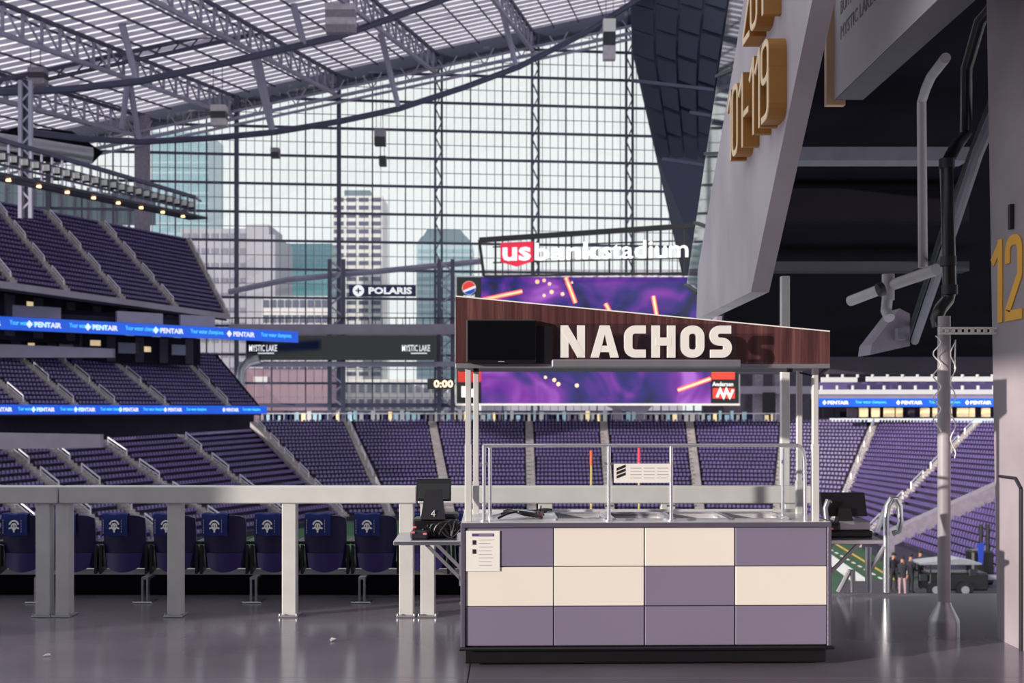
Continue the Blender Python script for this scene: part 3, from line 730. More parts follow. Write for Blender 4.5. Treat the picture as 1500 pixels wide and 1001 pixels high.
# concourse between ribbon and middle deck
d=(R1B-R1A).normalized(); n1=Vector((d.y,-d.x,0))
ca=on_line(R1A,R1B,-60)-n1*9; cbb=on_line(R1A,R1B,330)-n1*9
cw=tag(wall_strip(ca,cbb,9,13.2,.6,'wall_concourse','shop_dark'),'dark concourse wall between the ribbon board and middle deck','wall',kind='structure')
for i in range(13):
    t=.25+.74*i/13+random.uniform(-.012,.012); p=along(ca,cbb,t)+n1*.3; z=random.uniform(11.4,12.4)
    if i%4==1: wall_strip(p,p+d*random.uniform(.8,1.6),z-.8,z,.2,'lit_window','warm_window',cw)
    elif i%4==3: wall_strip(p,p+d*random.uniform(1.5,3.4),10.5,12.1,.2,'opening','tower_stone_window',cw)
    else: wall_strip(p,p+d*1.3,9.2,13,.5,'column','concrete_dark',cw)
q0=on_line(*MIDB,-60)-n1*15;
pw=tag(MB().prism([P(-30,503,150),P(165,511,160),P(165,524,160),P(-30,524,150)],(0,1,0)).build('parapet','fascia'),'concrete parapet at the back of the middle deck','parapet',kind='structure')
tag(MB().prism([P(-30,634,118),P(147,637,126),P(147,656,126),P(-30,659,118)],(0,1,0)).build('parapet','fascia'),'concrete parapet at the back of the left lower bowl','parapet',kind='structure')
lw=tag(wall_strip(P(-60,0,137).xy.to_3d(),P(372,0,181).xy.to_3d(),-2.4,1.3,.5,'wall_lower','shop_dark'),'dark concourse wall under the lower ribbon board','wall',kind='structure')
# light rig
lr=thing('light_rig','long steel catwalk truss with rows of floodlights above the upper deck','light rig',P(140,280,150))
a0,b0=P(-40,193,122),P(285,289,165); a1,b1=P(-40,248,122),P(285,317,165)
for a,b,r in ((a0,b0,.5),(a1,b1,.6),(a0.lerp(a1,.35),b0.lerp(b1,.35),.25),(a0.lerp(a1,.7),b0.lerp(b1,.7),.25)): MB().bar(a,b,r).build('chord','truss_dark',lr)
MB().bar(a1+V(0,2,0),b1+V(0,2,0),3.2,.3).build('walkway','dark_metal',lr)
for i in range(25):
    t=i/24; MB().bar(a0.lerp(b0,t),a1.lerp(b1,t),.22).build('post','truss',lr)
for i in range(24):
    t=(i+.5)/24; c=a0.lerp(b0,t).lerp(a1.lerp(b1,t),.5)+V(0,-.6,0)
    k=MB().box(c.x-.65,c.x+.65,c.y,c.y+.5,c.z-.5,c.z+.5).build('floodlight','black_plastic',lr)
    MB().box(c.x-.55,c.x+.55,c.y-.06,c.y,c.z-.3,c.z+.42).build('lens','tower_white',k)
MB().bar(b0,b1,.3).bar(b0+V(.1,0,0),b0+V(.1,3,0),.3).build('end_frame','truss',lr)
for i in range(8):
    t=.13+i*.115; c=a1.lerp(b1,t)+V(0,-.4,-.55); MB().tube([c,c+V(0,0,.4)],[.3,.22],8).build('lamp','amber_emit',lr)
lc=thing('lattice_mast','grey lattice mast carrying the light rig','mast',P(37,300,140))
for x in (30,45): MB().bar(P(x,118,140),P(x,320,140),.45).build('leg','truss',lc)
for i in range(12): MB().bar(P(30+15*(i%2),118+i*16,140),P(45-15*(i%2),134+i*16,140),.2).build('brace','truss',lc)
MB().bar(P(37,118,141),P(37,320,141),1.0,.5).build('core','slate_panel',lc)
dk=thing('air_duct','fat silver air duct lying behind the light rig','duct',P(90,225,180))
MB().tube([P(-10,206,176),P(60,216,180),P(135,228,184)],1.3,14).build('run','steel_dull',dk,True)
tag(MB().prism([P(-40,180,186),P(105,192,186),P(138,215,186),P(122,232,186),P(-40,225,186)],(0,4,0)).build('wall_upper','soffit_black'),'dark closing wall at the roof corner behind the duct','wall',kind='structure')
gl=thing('glass_screen','pale glazed screen with posts behind the top row of the upper deck','glass screen',P(130,320,200))
for i in range(13):
    x=-30+i*20; MB().prism([P(x,262+x*.13,200),P(x+18,262+(x+18)*.13,200),P(x+18,330,200),P(x,330,200)],(0,.2,0)).build('pane','tower_blue',gl)
    MB().bar(P(x-1,258+x*.13,199.5),P(x-1,335,199.5),.35).build('post','concrete_mid',gl)
# bridge in front of the glass
br=thing('bridge','grey footbridge with black lettered board in front of the glass','bridge',P(500,490,190))
MB().box(P(335,0,188).x,P(735,0,188).x,188,192,P(0,490,188).z,P(0,475,188).z).build('deck','fascia',br)
MB().box(P(362,0,187).x,P(640,0,187).x,186.4,187.4,P(0,528,187).z,P(0,492,187).z).build('board','black_gloss',br)
MB().box(P(350,0,188).x,P(720,0,188).x,188,190,P(0,537,188).z,P(0,530,188).z).build('beam','truss',br)
for i in range(40): 
    x=340+i*10; MB().bar(P(x,475,188.4),P(x,466,188.4),.12).build('baluster','dark_metal',br)
MB().bar(P(335,466,188.4),P(735,466,188.4),.2).build('handrail','dark_metal',br)
for x in (365,589):
    a=P(x,515,186.3); text_mb('MYSTIC LAKE',4.7,a,(1,0,0),(0,0,1),.06,bold=.01,height=1.1).build('lettering','white_emit',br)
    a=P(x+13,518.5,186.3); MB().box(a.x,a.x+2.7,186.24,186.3,a.z,a.z+.16).build('underline','white_emit',br)
MB().tube([P(352,580,186),P(352,555,186),P(355,540,186),P(364,530,186),P(380,526,186)],.75,10).build('bent_tube','steel_dull',br,True)
for x,lab in ((492,'lattice tower carrying the bridge under the white tower'),(652,'lattice tower carrying the bridge beside the stadium clock')):
    t=thing('lattice_tower',lab,'tower',P(x,617,189))
    for s in (-9,11): MB().bar(P(x+s,380,189.),P(x+s,617,189.),.65).build('leg','mullion',t)
    for i in range(14): MB().bar(P(x-9+20*(i%2),382+i*16.5,189.),P(x+11-20*(i%2),398+i*16.5,189.),.3).build('brace','truss',t)
# small signs
sg=thing('navy_sign','navy sign with white lettering hanging left of the lattice tower','sign',P(560,434,187))
MB().box(P(511,0,187).x,P(609,0,187).x,187,187.5,P(0,434,187).z,P(0,418,187).z).build('panel','navy_sign',sg)
text_mb('POLARIS',7.3,P(540,431,186.96),(1,0,0),(0,0,1),.05,bold=.035,height=1.15).build('lettering','white_emit',sg)
c=P(525,426,186.9); MB().disc(c,.95,(0,-1,0),20,.04).build('emblem','white_emit',sg); MB().box(c.x-.12,c.x+.12,c.y-.08,c.y,c.z-.5,c.z+.5).box(c.x-.5,c.x+.5,c.y-.08,c.y,c.z-.12,c.z+.12).build('emblem_star','navy_sign',sg)
ck=thing('game_clock','black scoreboard clock with pale glowing digits','clock',P(646,571,184))
MB().box(P(626,0,184).x,P(666,0,184).x,184,184.5,P(0,570.5,184).z,P(0,555,184).z).build('case','black_gloss',ck)
text_mb('0:00',3.2,P(635.5,568,183.96),(1,0,0),(0,0,1),.04,bold=.025,height=1.25).build('digits','clock_emit',ck)

# video board
YB=170.
vb=thing('video_board','huge video board showing violet light streaks behind the kiosk canopy','video board',P(870,592,YB))
X0,X1=P(669,0,YB).x,P(1082,0,YB).x; Z1,Z0=P(0,406,YB).z,P(0,591,YB).z
MB().box(X0-.2,X1+.2,YB,YB+1.2,Z0-.35,Z1+.15).build('case','white_paint',vb)
MB().box(P(705,0,YB).x,P(1041,0,YB).x,YB-.1,YB,Z0,Z1).build('display','video',vb)
def vbox(px0,px1,py0,py1,name,m,dy=.1,parent=vb): return MB().box(P(px0,0,YB).x,P(px1,0,YB).x,YB-dy-.04,YB-dy+.02,P(0,py1,YB).z,P(0,py0,YB).z).build(name,m,parent)
vbox(669,705,406,591,'side_panel','black_gloss',.08); vbox(1041,1082,406,591,'side_panel','black_gloss',.08)
vbox(671,705,543,560,'sponsor_red','red_logo',.14); vbox(1042,1076,541,556,'sponsor_red','red_logo',.14)
vbox(676,684,566,582,'sponsor_mark','white_emit',.14); vbox(688,694,570,582,'sponsor_mark','white_emit',.14)
c=P(687,422,YB-.25)
def cap(c,r,a0,a1,nm,m,dy=0):
    pts=[c+V(r*math.cos(a),-dy,r*math.sin(a)) for a in np.linspace(a0,a1,14)]
    MB().prism(pts,(0,-.05,0)).build(nm,m,vb)
MB().disc(c,1.05,(0,-1,0),24,.04).build('sponsor_disc','white_emit',vb)
cap(c,1.0,math.radians(20),math.radians(205),'sponsor_disc_top','red_logo',.06); cap(c,1.0,math.radians(222),math.radians(360),'sponsor_disc_base','pepsi_blue',.06)
text_mb('pepsi',1.7,P(679,437,YB-.2),(1,0,0),(0,0,1),.05,bold=.03,height=.55).build('lettering','white_emit',vb)
text_mb('Andersen',3.2,P(1043.5,566,YB-.2),(1,0,0),(0,0,1),.05,bold=.01,height=.65).build('lettering','white_emit',vb)
vbox(1044,1076,569,584,'sponsor_field','red_logo',.14)
YL=YB-.2
MB().stroke([(P(1050,0,YL).x,P(0,582,YL).z),(P(1055,0,YL).x,P(0,571,YL).z),(P(1060,0,YL).x,P(0,582,YL).z),(P(1064,0,YL).x,P(0,571,YL).z),(P(1069,0,YL).x,P(0,582,YL).z),(P(1074,0,YL).x,P(0,571,YL).z)],.35,.05,(0,YL,0)).build('sponsor_mark','white_emit',vb)
for (a,b,wd) in (((708,439),(765,427),.34),((829,407),(843,444),.36),((887,445),(896,462),.36),((957,434),(962,463),.34),((993,572),(1041,555),.34),((1080,0),(1080,0),0)):
    if wd==0: continue
    p,q=P(a[0],a[1],YB-.16),P(b[0],b[1],YB-.16)
    k=MB().bar(p,q,.1,wd*1.9).build('light_streak','orange_emit',vb); MB().bar(p+V(0,-.08,0),q+V(0,-.08,0),.06,wd*.9).build('streak_core','pale_emit',k)
for (x,y) in ((787,413),(797,411),(797,433),(805,416),(824,431),(838,414),(808,428),(812,557),(818,563),(845,565),(799,553)):
    MB().disc(P(x,y,YB-.14),random.uniform(.16,.34),(0,-1,0),8,.04).build('spark','pale_emit',vb)
# stadium name sign over the board
ns=thing('name_sign','stadium name sign in white letters with red shield on a black frame','sign',P(860,405,168))
def nsp(px,py): return P(px,py,168)
for a,b,wd in (((702,352),(1024,330),.75),((702,352),(709,405),.45),((709,405),(1024,400),.3),((722,362),(1024,352),.2),((722,385),(1024,378),.2)):
    MB().bar(nsp(*a),nsp(*b),wd).build('frame_bar','black_plastic',ns)
for i in range(17):
    x=726+i*18.5; MB().bar(nsp(x,351-(x-702)*.068),nsp(x,404),.28 if i%3==0 else .12).build('frame_post','black_plastic',ns)
YS=167.6
MB().prism([P(733,356,YS),P(781,354,YS),P(781,383,YS),P(757,391,YS),P(733,384,YS)],(0,-.2,0)).build('shield','red_emit',ns)
ux=V(1,0,.022).normalized()
text_mb('us',4.3,P(736,383,YS-.3),ux,(0,0,1),.2,bold=.03,height=2.1).build('lettering','white_emit',ns)
text_mb('bank',10.0,P(783,382,YS-.3),ux,(0,0,1),.2,bold=.02,height=2.65).build('lettering','white_emit',ns)
text_mb('stadium',13.0,P(882,380,YS-.3),ux,(0,0,1),.2,bold=.005,height=2.7).build('lettering','white_emit',ns)

# far concourse behind the end bowl
fc=thing('wall_far','far concourse with lit shop fronts above the end bowl','wall',P(760,617,190),kind='structure')
MB().box(P(1030,0,197).x,P(1215,0,197).x,197,198,-.1,9.5).build('upper_backing','concrete_dark',fc)
MB().box(P(380,0,192).x,P(1150,0,192).x,192,193,-.1,1.2).build('backing','shop_dark',fc)
for i in range(90):
    x=382+i*8.5; w_=random.uniform(3,6.5)
    MB().box(P(x,0,191.6).x,P(x+w_,0,191.6).x,191.5,192,.0,random.uniform(1.0,1.9)).build('shop_front',random.choice(['warm_window','cool_window','cool_window','tower_white','navy_sign','concrete_mid','tower_white']),fc)
for i in range(48): 
    x=384+i*16; MB().bar(P(x,617,187),P(x,606,187),.1).build('rail_post','handrail',fc)
MB().bar(P(380,606,187),P(1150,606,187),.14).build('rail','handrail',fc)
MB().box(P(380,0,190).x,P(670,0,190).x,189.6,190.4,P(0,597,190).z,P(0,591,190).z).build('beam','truss_dark',fc)
for x in (905,938,1110,1140): MB().bar(P(x,545,190),P(x,617,190),1.5,1.5).build('column','concrete_mid',fc)
MB().prism([P(880,590,188),P(960,590,188),P(945,606,188),P(895,598,188)],(0,1,0)).build('bracket','fascia',fc)
MB().box(P(1060,0,188).x,P(1215,0,188).x,188,189,P(0,577,188).z,P(0,566,188).z).build('upper_beam','fascia',fc)
MB().box(P(1118,0,187).x,P(1136,0,187).x,187,187.6,P(0,607,187).z,P(0,575,187).z).build('dark_banner','black_plastic',fc)
# right far decks
rd=thing('far_deck','pale stacked deck fronts of the far right stands','deck',P(1330,612,165),kind='structure')
def rbar(px0,px1,py0,py1,Y,nm,m): return MB().box(P(px0,0,Y).x,P(px1,0,Y).x,Y,Y+.6,P(0,py1,Y).z,P(0,py0,Y).z).build(nm,m,rd)
rbar(1200,1480,540,613,168,'backing','shop_dark')
rbar(1204,1256,553,560,163,'deck_front','rail_paint'); rbar(1270,1480,552,559,163,'deck_front','rail_paint')
rbar(1190,1480,571,578,162,'deck_front','rail_paint'); rbar(1190,1480,579,584,161.5,'deck_front','fascia')
rbar(1190,1480,560,571,166,'seat_band','seat_far')
for i in range(12): rbar(1212+i*22,1214+i*22,548,553,163,'post','rail_paint'); rbar(1203+i*23,1205+i*23,565,571,162,'post','rail_paint')
for i in range(14):
    x=1206+i*18; rbar(x,x+random.uniform(6,15),598,611,166,'lit_bay',random.choice(['warm_window','warm_window','concrete_dark','shop_dark']))
ribbon('blue ribbon board with white lettering on the far right deck',V(P(1198,0,160).x,160,0),V(P(1490,0,160).x,160,0),P(0,590,160).z,1.2,[1204,1312,1413],9.5)
# hanging loudspeakers and lamps under the roof
def hung(name,lab,px,py0,py1,w_,Y,m,top,n=3):
    t=thing(name,lab,'speaker',P(px,py1,Y))
    for i in range(n):
        a=P(px-w_/2,py0+(py1-py0)*i/n,Y); b=P(px+w_/2,py0+(py1-py0)*(i+1)/n,Y)
        MB().hull8([V(a.x,Y+i*.15,b.z+.06),V(b.x,Y+i*.15,b.z+.06),V(b.x,Y+1.6,b.z+.06),V(a.x,Y+1.6,b.z+.06),V(a.x,Y,a.z),V(b.x,Y,a.z),V(b.x,Y+1.6,a.z),V(a.x,Y+1.6,a.z)]).build('cabinet',m[i%len(m)],t)
    MB().bar(P(px-w_*.3,py0,Y+.8),P(px-w_*.3,top,Y+.8),.08).build('cable','dark_metal',t); MB().bar(P(px+w_*.3,py0,Y+.8),P(px+w_*.3,top,Y+.8),.08).build('cable','dark_metal',t)
hung('loudspeaker','cream line array loudspeaker hanging before the dark slate wall',893,27,86,18,178,['tower_white','dark_metal','concrete'],-20,3)
hung('loudspeaker','dark loudspeaker hanging in front of the glass above a smaller one',556,189,212,16,170,['concrete_mid','dark_metal'],120,2)
hung('loudspeaker','small dark loudspeaker hanging below a larger one above the white tower',560,228,242,10,172,['dark_metal'],212,1)
hung('loudspeaker','small dark loudspeaker hanging under the lower roof tube',402,216,230,12,172,['concrete_mid','dark_metal'],194,2)
hung('loudspeaker','pale loudspeaker cluster hanging over the glass near the second column',319,153,183,22,160,['concrete','dark_metal'],96,3)
hung('loudspeaker','large grey loudspeaker cluster close under the roof at the top edge',498,4,46,44,150,['concrete','concrete_mid'],-20,4)
hung('loudspeaker','grey loudspeaker cluster beside the lattice mast',52,98,122,24,150,['concrete_mid','dark_metal'],60,3)

# goal-side pylons and people on the field
for x,y0,y1,m,lab in ((866,660,755,'yellow_pole','thin yellow goal upright behind the left glass pane'),(936,657,755,'yellow_pole','thin yellow goal upright behind the paper card')):
    t=thing('goal_upright',lab,'goal post',P(x,y1,140)); MB().tube([P(x,y1+6,140),P(x,y0+22,140)],.12,6).build('pole',m,t); MB().tube([P(x,y0+22,140),P(x,y0,140)],.17,6).build('ribbon','orange_pylon' if x<900 else 'red_emit',t)
def person_mesh():
    J=[((0,0,.98),.14),((0,0,1.2),.15),((0,0,1.42),.17),((0,0,1.52),.065),((0,-.01,1.6),.085),((0,-.01,1.74),.09),
       ((.1,0,.92),.1),((.12,-.02,.5),.07),((.13,0,.08),.05),((.13,-.14,.04),.045),((-.1,0,.92),.1),((-.13,.03,.5),.07),((-.14,.05,.08),.05),((-.14,-.1,.04),.045),
       ((.21,0,1.4),.065),((.27,0,1.12),.05),((.24,-.14,.9),.042),((.23,-.2,.84),.04),((-.21,0,1.4),.065),((-.28,.02,1.12),.05),((-.2,-.2,1.05),.042),((-.16,-.28,1.08),.04)]
    E=[(0,1),(1,2),(2,3),(3,4),(4,5),(0,6),(6,7),(7,8),(8,9),(0,10),(10,11),(11,12),(12,13),(2,14),(14,15),(15,16),(16,17),(2,18),(18,19),(19,20),(20,21)]
    me=bpy.data.meshes.new('person'); me.from_pydata([j[0] for j in J],E,[]); o=bpy.data.objects.new('person',me); COL.objects.link(o)
    sk=o.modifiers.new('s','SKIN'); sk.use_smooth_shade=True
    for i,j in enumerate(J): me.skin_vertices[0].data[i].radius=(j[1],j[1])
    me.skin_vertices[0].data[0].use_root=True
    o.modifiers.new('u','SUBSURF').levels=1
    dg=bpy.context.evaluated_depsgraph_get(); r=bpy.data.meshes.new_from_object(o.evaluated_get(dg)); bpy.data.objects.remove(o)
    return r
pmesh=person_mesh(); pmesh.materials.clear()
for m_ in ('clothes_dark','skin_tone','clothes_pale'): pmesh.materials.append(M[m_])
for p in pmesh.polygons:
    z=p.center.z; p.material_index=1 if z>1.52 or (z<1.0 and abs(p.center.x)>.2) else 0
pm2=pmesh.copy()
for p in pm2.polygons:
    if p.center.z<.85 and abs(p.center.x)<.2: p.material_index=2
ZP=-7.65
tag(MB().box(18,28,53,61,ZF,ZP).build('camera_platform','concrete_dark'),'raised dark platform at the field corner carrying crew and utility cart','platform',kind='structure')
def deck(px,Y): q=P(px,0,Y); q.z=ZP; return q
for i,(px,py,rot,lab) in enumerate(((1309,57.5,.4,'person in dark clothes standing at the edge of the sideline group'),(1322,56,-.6,'person in dark top and pale trousers among the sideline group'),(1334,57,2.,'person in dark clothes standing beside the equipment table'),(1348,58.5,1.2,'person in dark clothes standing behind the equipment table'))):
    o=bpy.data.objects.new('person',pm2 if i==1 else pmesh); COL.objects.link(o); o.location=deck(px,py); o.rotation_euler=(0,0,rot); o.scale=(1.1,1.1,1.1)
    hm=MB().tube([(0,-.01,1.70),(0,.0,1.78),(0,.01,1.84)],[.1,.105,.05],8); h_=bpy.data.meshes.new('hair'); h_.from_pydata(hm.v,[],hm.f); h_.materials.append(M['print_black'])
    k=bpy.data.objects.new('hair',h_); COL.objects.link(k); k.parent=o
    tag(o,lab,'person','people on the sideline')
g=deck(1392,56); ev=thing('utility_cart','dark utility cart with pale top and wheels on the sideline','cart',g)
MB().rbox(g.x-1.3,g.x+1.7,g.y-.6,g.y+.6,g.z+.35,g.z+1.25,.08).build('body','black_plastic',ev)
MB().prism([g+V(-1.8,-.7,1.75),g+V(.2,-.7,1.98),g+V(1.3,-.7,1.75),g+V(1.3,-.7,1.68),g+V(-1.8,-.7,1.68)],(0,1.4,0)).build('top','steel_dull',ev)
for x in (-1.2,1.1):
    for y in (-.55,.55): MB().bar(g+V(x,y,1.2),g+V(x,y,1.7),.07).build('post','dark_metal',ev)
for x in (-1.0,.45):
    k=MB().tube([g+V(x,-.75,.42),g+V(x,-.55,.42)],.42,18).build('wheel','black_plastic',ev,True); MB().tube([g+V(x,-.79,.42),g+V(x,-.74,.42)],.2,12).build('hub','steel_dull',k,True)
for x,h_ in ((-1.6,1.2),(-.6,1.5),(.9,1.45)): MB().rbox(g.x+x-.2,g.x+x+.2,g.y-.66,g.y-.6,g.z+h_-.35,g.z+h_,.02).build('case_pouch','dark_metal',ev)
bn=thing('equipment_stand','black stand with blue banner cloth beside the number wall','stand',deck(1436,60))
for x in (1437,1447): MB().tube([deck(x,60),P(x,768,60)],.1,6).build('pole','black_plastic',bn)
MB().rbox(P(1420,0,60).x,P(1452,0,60).x,59.6,60.6,ZP,P(0,806,60).z,.1).build('case','black_plastic',bn)
MB().prism([P(1432,797,59.5),P(1441,795,59.5),P(1439,827,59.5),P(1433,827,59.5)],(0,-.08,0)).build('banner_cloth','banner_blue',bn)
MB().box(P(1441,0,59).x,P(1462,0,59).x,58.8,59.2,P(0,849,59).z,P(0,843,59).z).build('tray','fascia',bn)

# ------------------------------------------------------------------ guard rail
YR=9.2
def rx(px): return (px-CX)/F*YR
zt,zb_=EYE-(712-CY)/F*YR, EYE-(737-CY)/F*YR
for lab,x0,x1,posts in (('left end section of the pale steel guard rail',-5.9,rx(89),[-5.4,rx(66)]),
                        ('long middle section of the pale steel guard rail before the towelled seats',rx(91),rx(611),[rx(95),rx(258),rx(425),rx(596)]),
                        ('section of the pale steel guard rail running behind the kiosk',rx(613),rx(1186),[rx(627),rx(799),rx(978),rx(1158)])):
    t=thing('guard_rail',lab,'guard rail',((x0+x1)/2,YR,0),group='guard rail sections')
    MB().rbox(x0,x1,YR-.07,YR+.07,zb_,zt,.008).build('top_rail','rail_paint',t)
    for x in posts:
        MB().rbox(x-.059,x+.059,YR-.05,YR+.05,.012,zb_,.006).build('post','rail_paint',t)
        k=MB().rbox(x-.08,x+.08,YR-.09,YR+.09,0,.014,.003).build('base_plate','steel_dull',t)
        for s in (-1,1): MB().tube([(x+s*.069,YR-.075,.014),(x+s*.069,YR-.075,.03)],.009,6).build('bolt','steel_dull',k)
tp_=thing('tall_post','tall pale square post standing behind the kiosk','post',(2.32,9.4,0))
MB().rbox(2.285,2.355,9.37,9.44,.0,2.85,.004).build('shaft','rail_paint',tp_); MB().rbox(2.22,2.42,9.3,9.5,0,.014,.003).build('base_plate','steel_dull',tp_)

# ------------------------------------------------------------------ near seats with towels
YN=9.98
def make_near_seat():
    t=thing('folding_seat','x','seat',(0,0,0),rotz=0)
    # backrest seen from behind: curved shell
    mb=MB(); nx,nz=9,6; W=.39
    vs=[]; fs=[]
    for k in range(2):
        for j in range(nz):
            for i in range(nx):
                u=i/(nx-1)*2-1; v=j/(nz-1); w_=W/2*(1-.10*(1-v)**2-.04*v**4)
                z=.30+.47*v-(.03*abs(u)**4 if v>.9 else 0); y=-.03+.10*(1-v)*0+.05*u*u*1.0-.05*v+(.02 if k else 0)
                vs.append((u*w_,y,z))
    n=nx*nz
    for j in range(nz-1):
        for i in range(nx-1):
            a=j*nx+i; fs.append((a,a+1,a+nx+1,a+nx)); fs.append((n+a,n+a+nx,n+a+nx+1,n+a+1))
    ring=[i for i in range(nx)]+[j*nx+nx-1 for j in range(1,nz)]+[(nz-1)*nx+i for i in range(nx-2,-1,-1)]+[j*nx for j in range(nz-2,0,-1)]
    for a,b in zip(ring,ring[1:]+ring[:1]): fs.append((a,b,b+n,a+n))
    mb.add(vs,fs).build('backrest','seat_near',t,True)
    # folded pan peeking out below
    mb=MB(); vs=[]; fs=[]
    for j in range(4):
        for i in range(9):
            u=i/8*2-1; v=j/3; vs.append((u*.165*(1-.12*(1-v)),-.07+.03*u*u+.02*v,.255+.17*v+.045*u*u*(1-v)))
    for j in range(3):
        for i in range(8): a=j*9+i; fs.append((a,a+1,a+10,a+9))
    n=36; vs+= [(x,y+.03,z) for x,y,z in vs]; fs+=[tuple(n+q for q in f[::-1]) for f in fs]
    ring=list(range(9))+[17,26,35]+[34,33,32,31,30,29,28,27]+[18,9]
    for a,b in zip(ring,ring[1:]+ring[:1]): fs.append((a,b,b+n,a+n))
    mb.add(vs,fs).build('seat_pan','seat_near_pan',t,True)
    for s in (-1,1):
        x=s*.205
        MB().prism([(x-.012,-.05,.24),(x-.012,.2,.30),(x-.012,.2,.36),(x-.012,.02,.48),(x-.012,-.04,.5)],(.024,0,0)).build('bracket','black_plastic',t)
        MB().rbox(x-.02,x+.02,.0,.28,.50,.53,.006).build('armrest','black_plastic',t)
    return t
def make_towel():
    t=thing('folded_towel','x','towel',(0,0,0),rotz=0)
    W=.115; pts=[]
    prof=[(-.105,.585),(-.108,.65),(-.108,.74),(-.1,.775),(-.085,.785),(-.06,.785),(-.045,.77),(-.04,.7),(-.035,.62)]
    vs=[]; fs=[]
    for i in range(7):
        u=i/6*2-1
        for y,z in prof: vs.append((u*W,y+.004*math.sin(i*2.1),z+.006*math.sin(i*1.7)))
    k=len(prof)
    for i in range(6):
        for j in range(k-1): a=i*k+j; fs.append((a,a+1,a+k+1,a+k))
    n=len(vs); vs+=[(x,y-(-.006 if j%k>k//2 else .006),z+.004) for j,(x,y,z) in enumerate(vs)]
    fs+=[tuple(n+q for q in f[::-1]) for f in fs]
    MB().add(vs,fs).build('cloth','towel_navy',t,True)
    e=MB()
    c=(0.0,-.121,.685)
    e.stroke([(c[0]+.042*math.cos(a),c[2]-.01+.05*math.sin(a)) for a in np.linspace(.3,math.pi-.3,9)],.014,.004,(0,-.117,0))
    e.stroke([(c[0]+.022*math.cos(a),c[2]-.015+.03*math.sin(a)) for a in np.linspace(.1,math.pi-.1,7)],.012,.004,(0,-.117,0))
    e.stroke([(-.045,.655),(-.02,.665),(0,.64),(.02,.665),(.045,.655)],.014,.004,(0,-.117,0))
    e.stroke([(0,.62),(0,.70)],.014,.004,(0,-.117,0))
    e.build('emblem','white_paint',t)
    l=MB()
    for i in range(5): l.box(.062,.067,-.121,-.117,.62+i*.024,.636+i*.024)
    for i in range(6): l.box(-.1,-.094,-.121,-.117,.61+i*.022,.626+i*.022)
    l.build('lettering','print_grey',t)
    return t
seat0=make_near_seat(); tow0=make_towel()
ids=list(range(-3,8))
for n_,k in enumerate(ids):
    px=183+73.5*k; x=(px-CX)/F*YN
    s=seat0 if n_==0 else copy_tree(seat0); s.location=(x,YN,0)
    tag(s,'purple folding seat with navy towel behind the guard rail, %s counted from the register'%ORD[len(ids)-1-n_],'seat','folding seats behind the guard rail')
    t=tow0 if n_==0 else copy_tree(tow0); t.location=(x-.055+.012*math.sin(k*2.3),YN,0)
    tag(t,'navy towel with white emblem draped over the %s seat counted from the register'%ORD[len(ids)-1-n_],'towel','navy towels on the seat backs')
sbm=thing('seat_beam','pale steel beam on pedestals carrying the near seats','beam',(-2.6,10.1,0))
MB().box(-5.6,-.42,10.06,10.13,.215,.265).build('beam','rail_paint',sbm)
for px in (55,212,371,530,688):
    x=(px-CX)/F*9.85
    for s in (-.022,.022): MB().box(x+s-.009,x+s+.009,9.85,9.9,.01,.22).build('pedestal_leg','steel',sbm)
    MB().rbox(x-.085,x+.085,9.78,9.98,0,.014,.003).build('foot_plate','steel',sbm); MB().box(x-.03,x+.03,9.86,10.08,.2,.222).build('pedestal_arm','steel',sbm)

# handrail and shelf side on the right of the kiosk
hr=thing('stair_handrail','looped steel tube handrail at the stair opening right of the kiosk','handrail',(3.3,10.2,0))
def h(px,py,Y=10.2): return P(px,py,Y)
MB().tube([h(1298,868),h(1298,760),h(1300,742),h(1306,731),h(1313,731),h(1318,742),h(1319,765),h(1316,779),h(1308,782)],.028,10).build('loop','steel',hr,True)
MB().tube([h(1285,778,10.6),h(1291,760,10.5),h(1302,735,10.25)],.026,10).build('brace','steel_dull',hr,True)
MB().tube([h(1272,868),h(1272,802)],.03,10).tube([h(1272,840),h(1297,800)],.024,8).build('stub','steel_dull',hr,True)
MB().tube([h(1228,868,10.25),h(1245,836,10.25),h(1249,836,10.25),h(1250,868,10.25)],.024,8).build('low_hoop','steel_dull',hr,True)

# ------------------------------------------------------------------ the nachos kiosk
SCL=220.0; KX=(947-CX)/SCL; KY=7.36; KR=math.radians(1.2)
kc=thing('food_kiosk','mobile nachos kiosk with checkered panel front and wood canopy','kiosk',(KX,KY,0),rotz=KR)
def kx(px): return (px-947)/SCL
def kz(py): return EYE-(py-CY)/SCL
ct=.963
MB().box(-1.2,1.2,.02,.74,.135,ct-.035).build('body','mauve_panel',kc)
cx_=[682,811,944,1077,1213]; rz=[773,830,888,946]
colr=['PWWP','WWPW','PPPP']
for r in range(3):
    for c in range(4):
        MB().rbox(kx(cx_[c])+.004,kx(cx_[c+1])-.004,-.002,.02,kz(rz[r+1])+.003,kz(rz[r])-.003,.003).build('front_panel','cream_panel' if colr[r][c]=='W' else 'mauve_panel',kc)
MB().rbox(kx(675),kx(682),-.012,.75,.135,ct-.03,.004).build('corner_trim','cart_edge',kc); MB().rbox(kx(1213),kx(1219),-.012,.75,.135,ct-.03,.004).build('corner_trim','cart_edge',kc)
MB().rbox(kx(675),kx(1219),-.014,.02,ct-.036,ct-.002,.005).build('counter_edge','cart_edge',kc)
MB().rbox(kx(672),kx(1223),-.03,.76,.115,.137,.008).build('bumper','black_plastic',kc)
MB().rbox(kx(680),kx(1214),.03,.72,.018,.116,.01).build('plinth','black_plastic',kc)
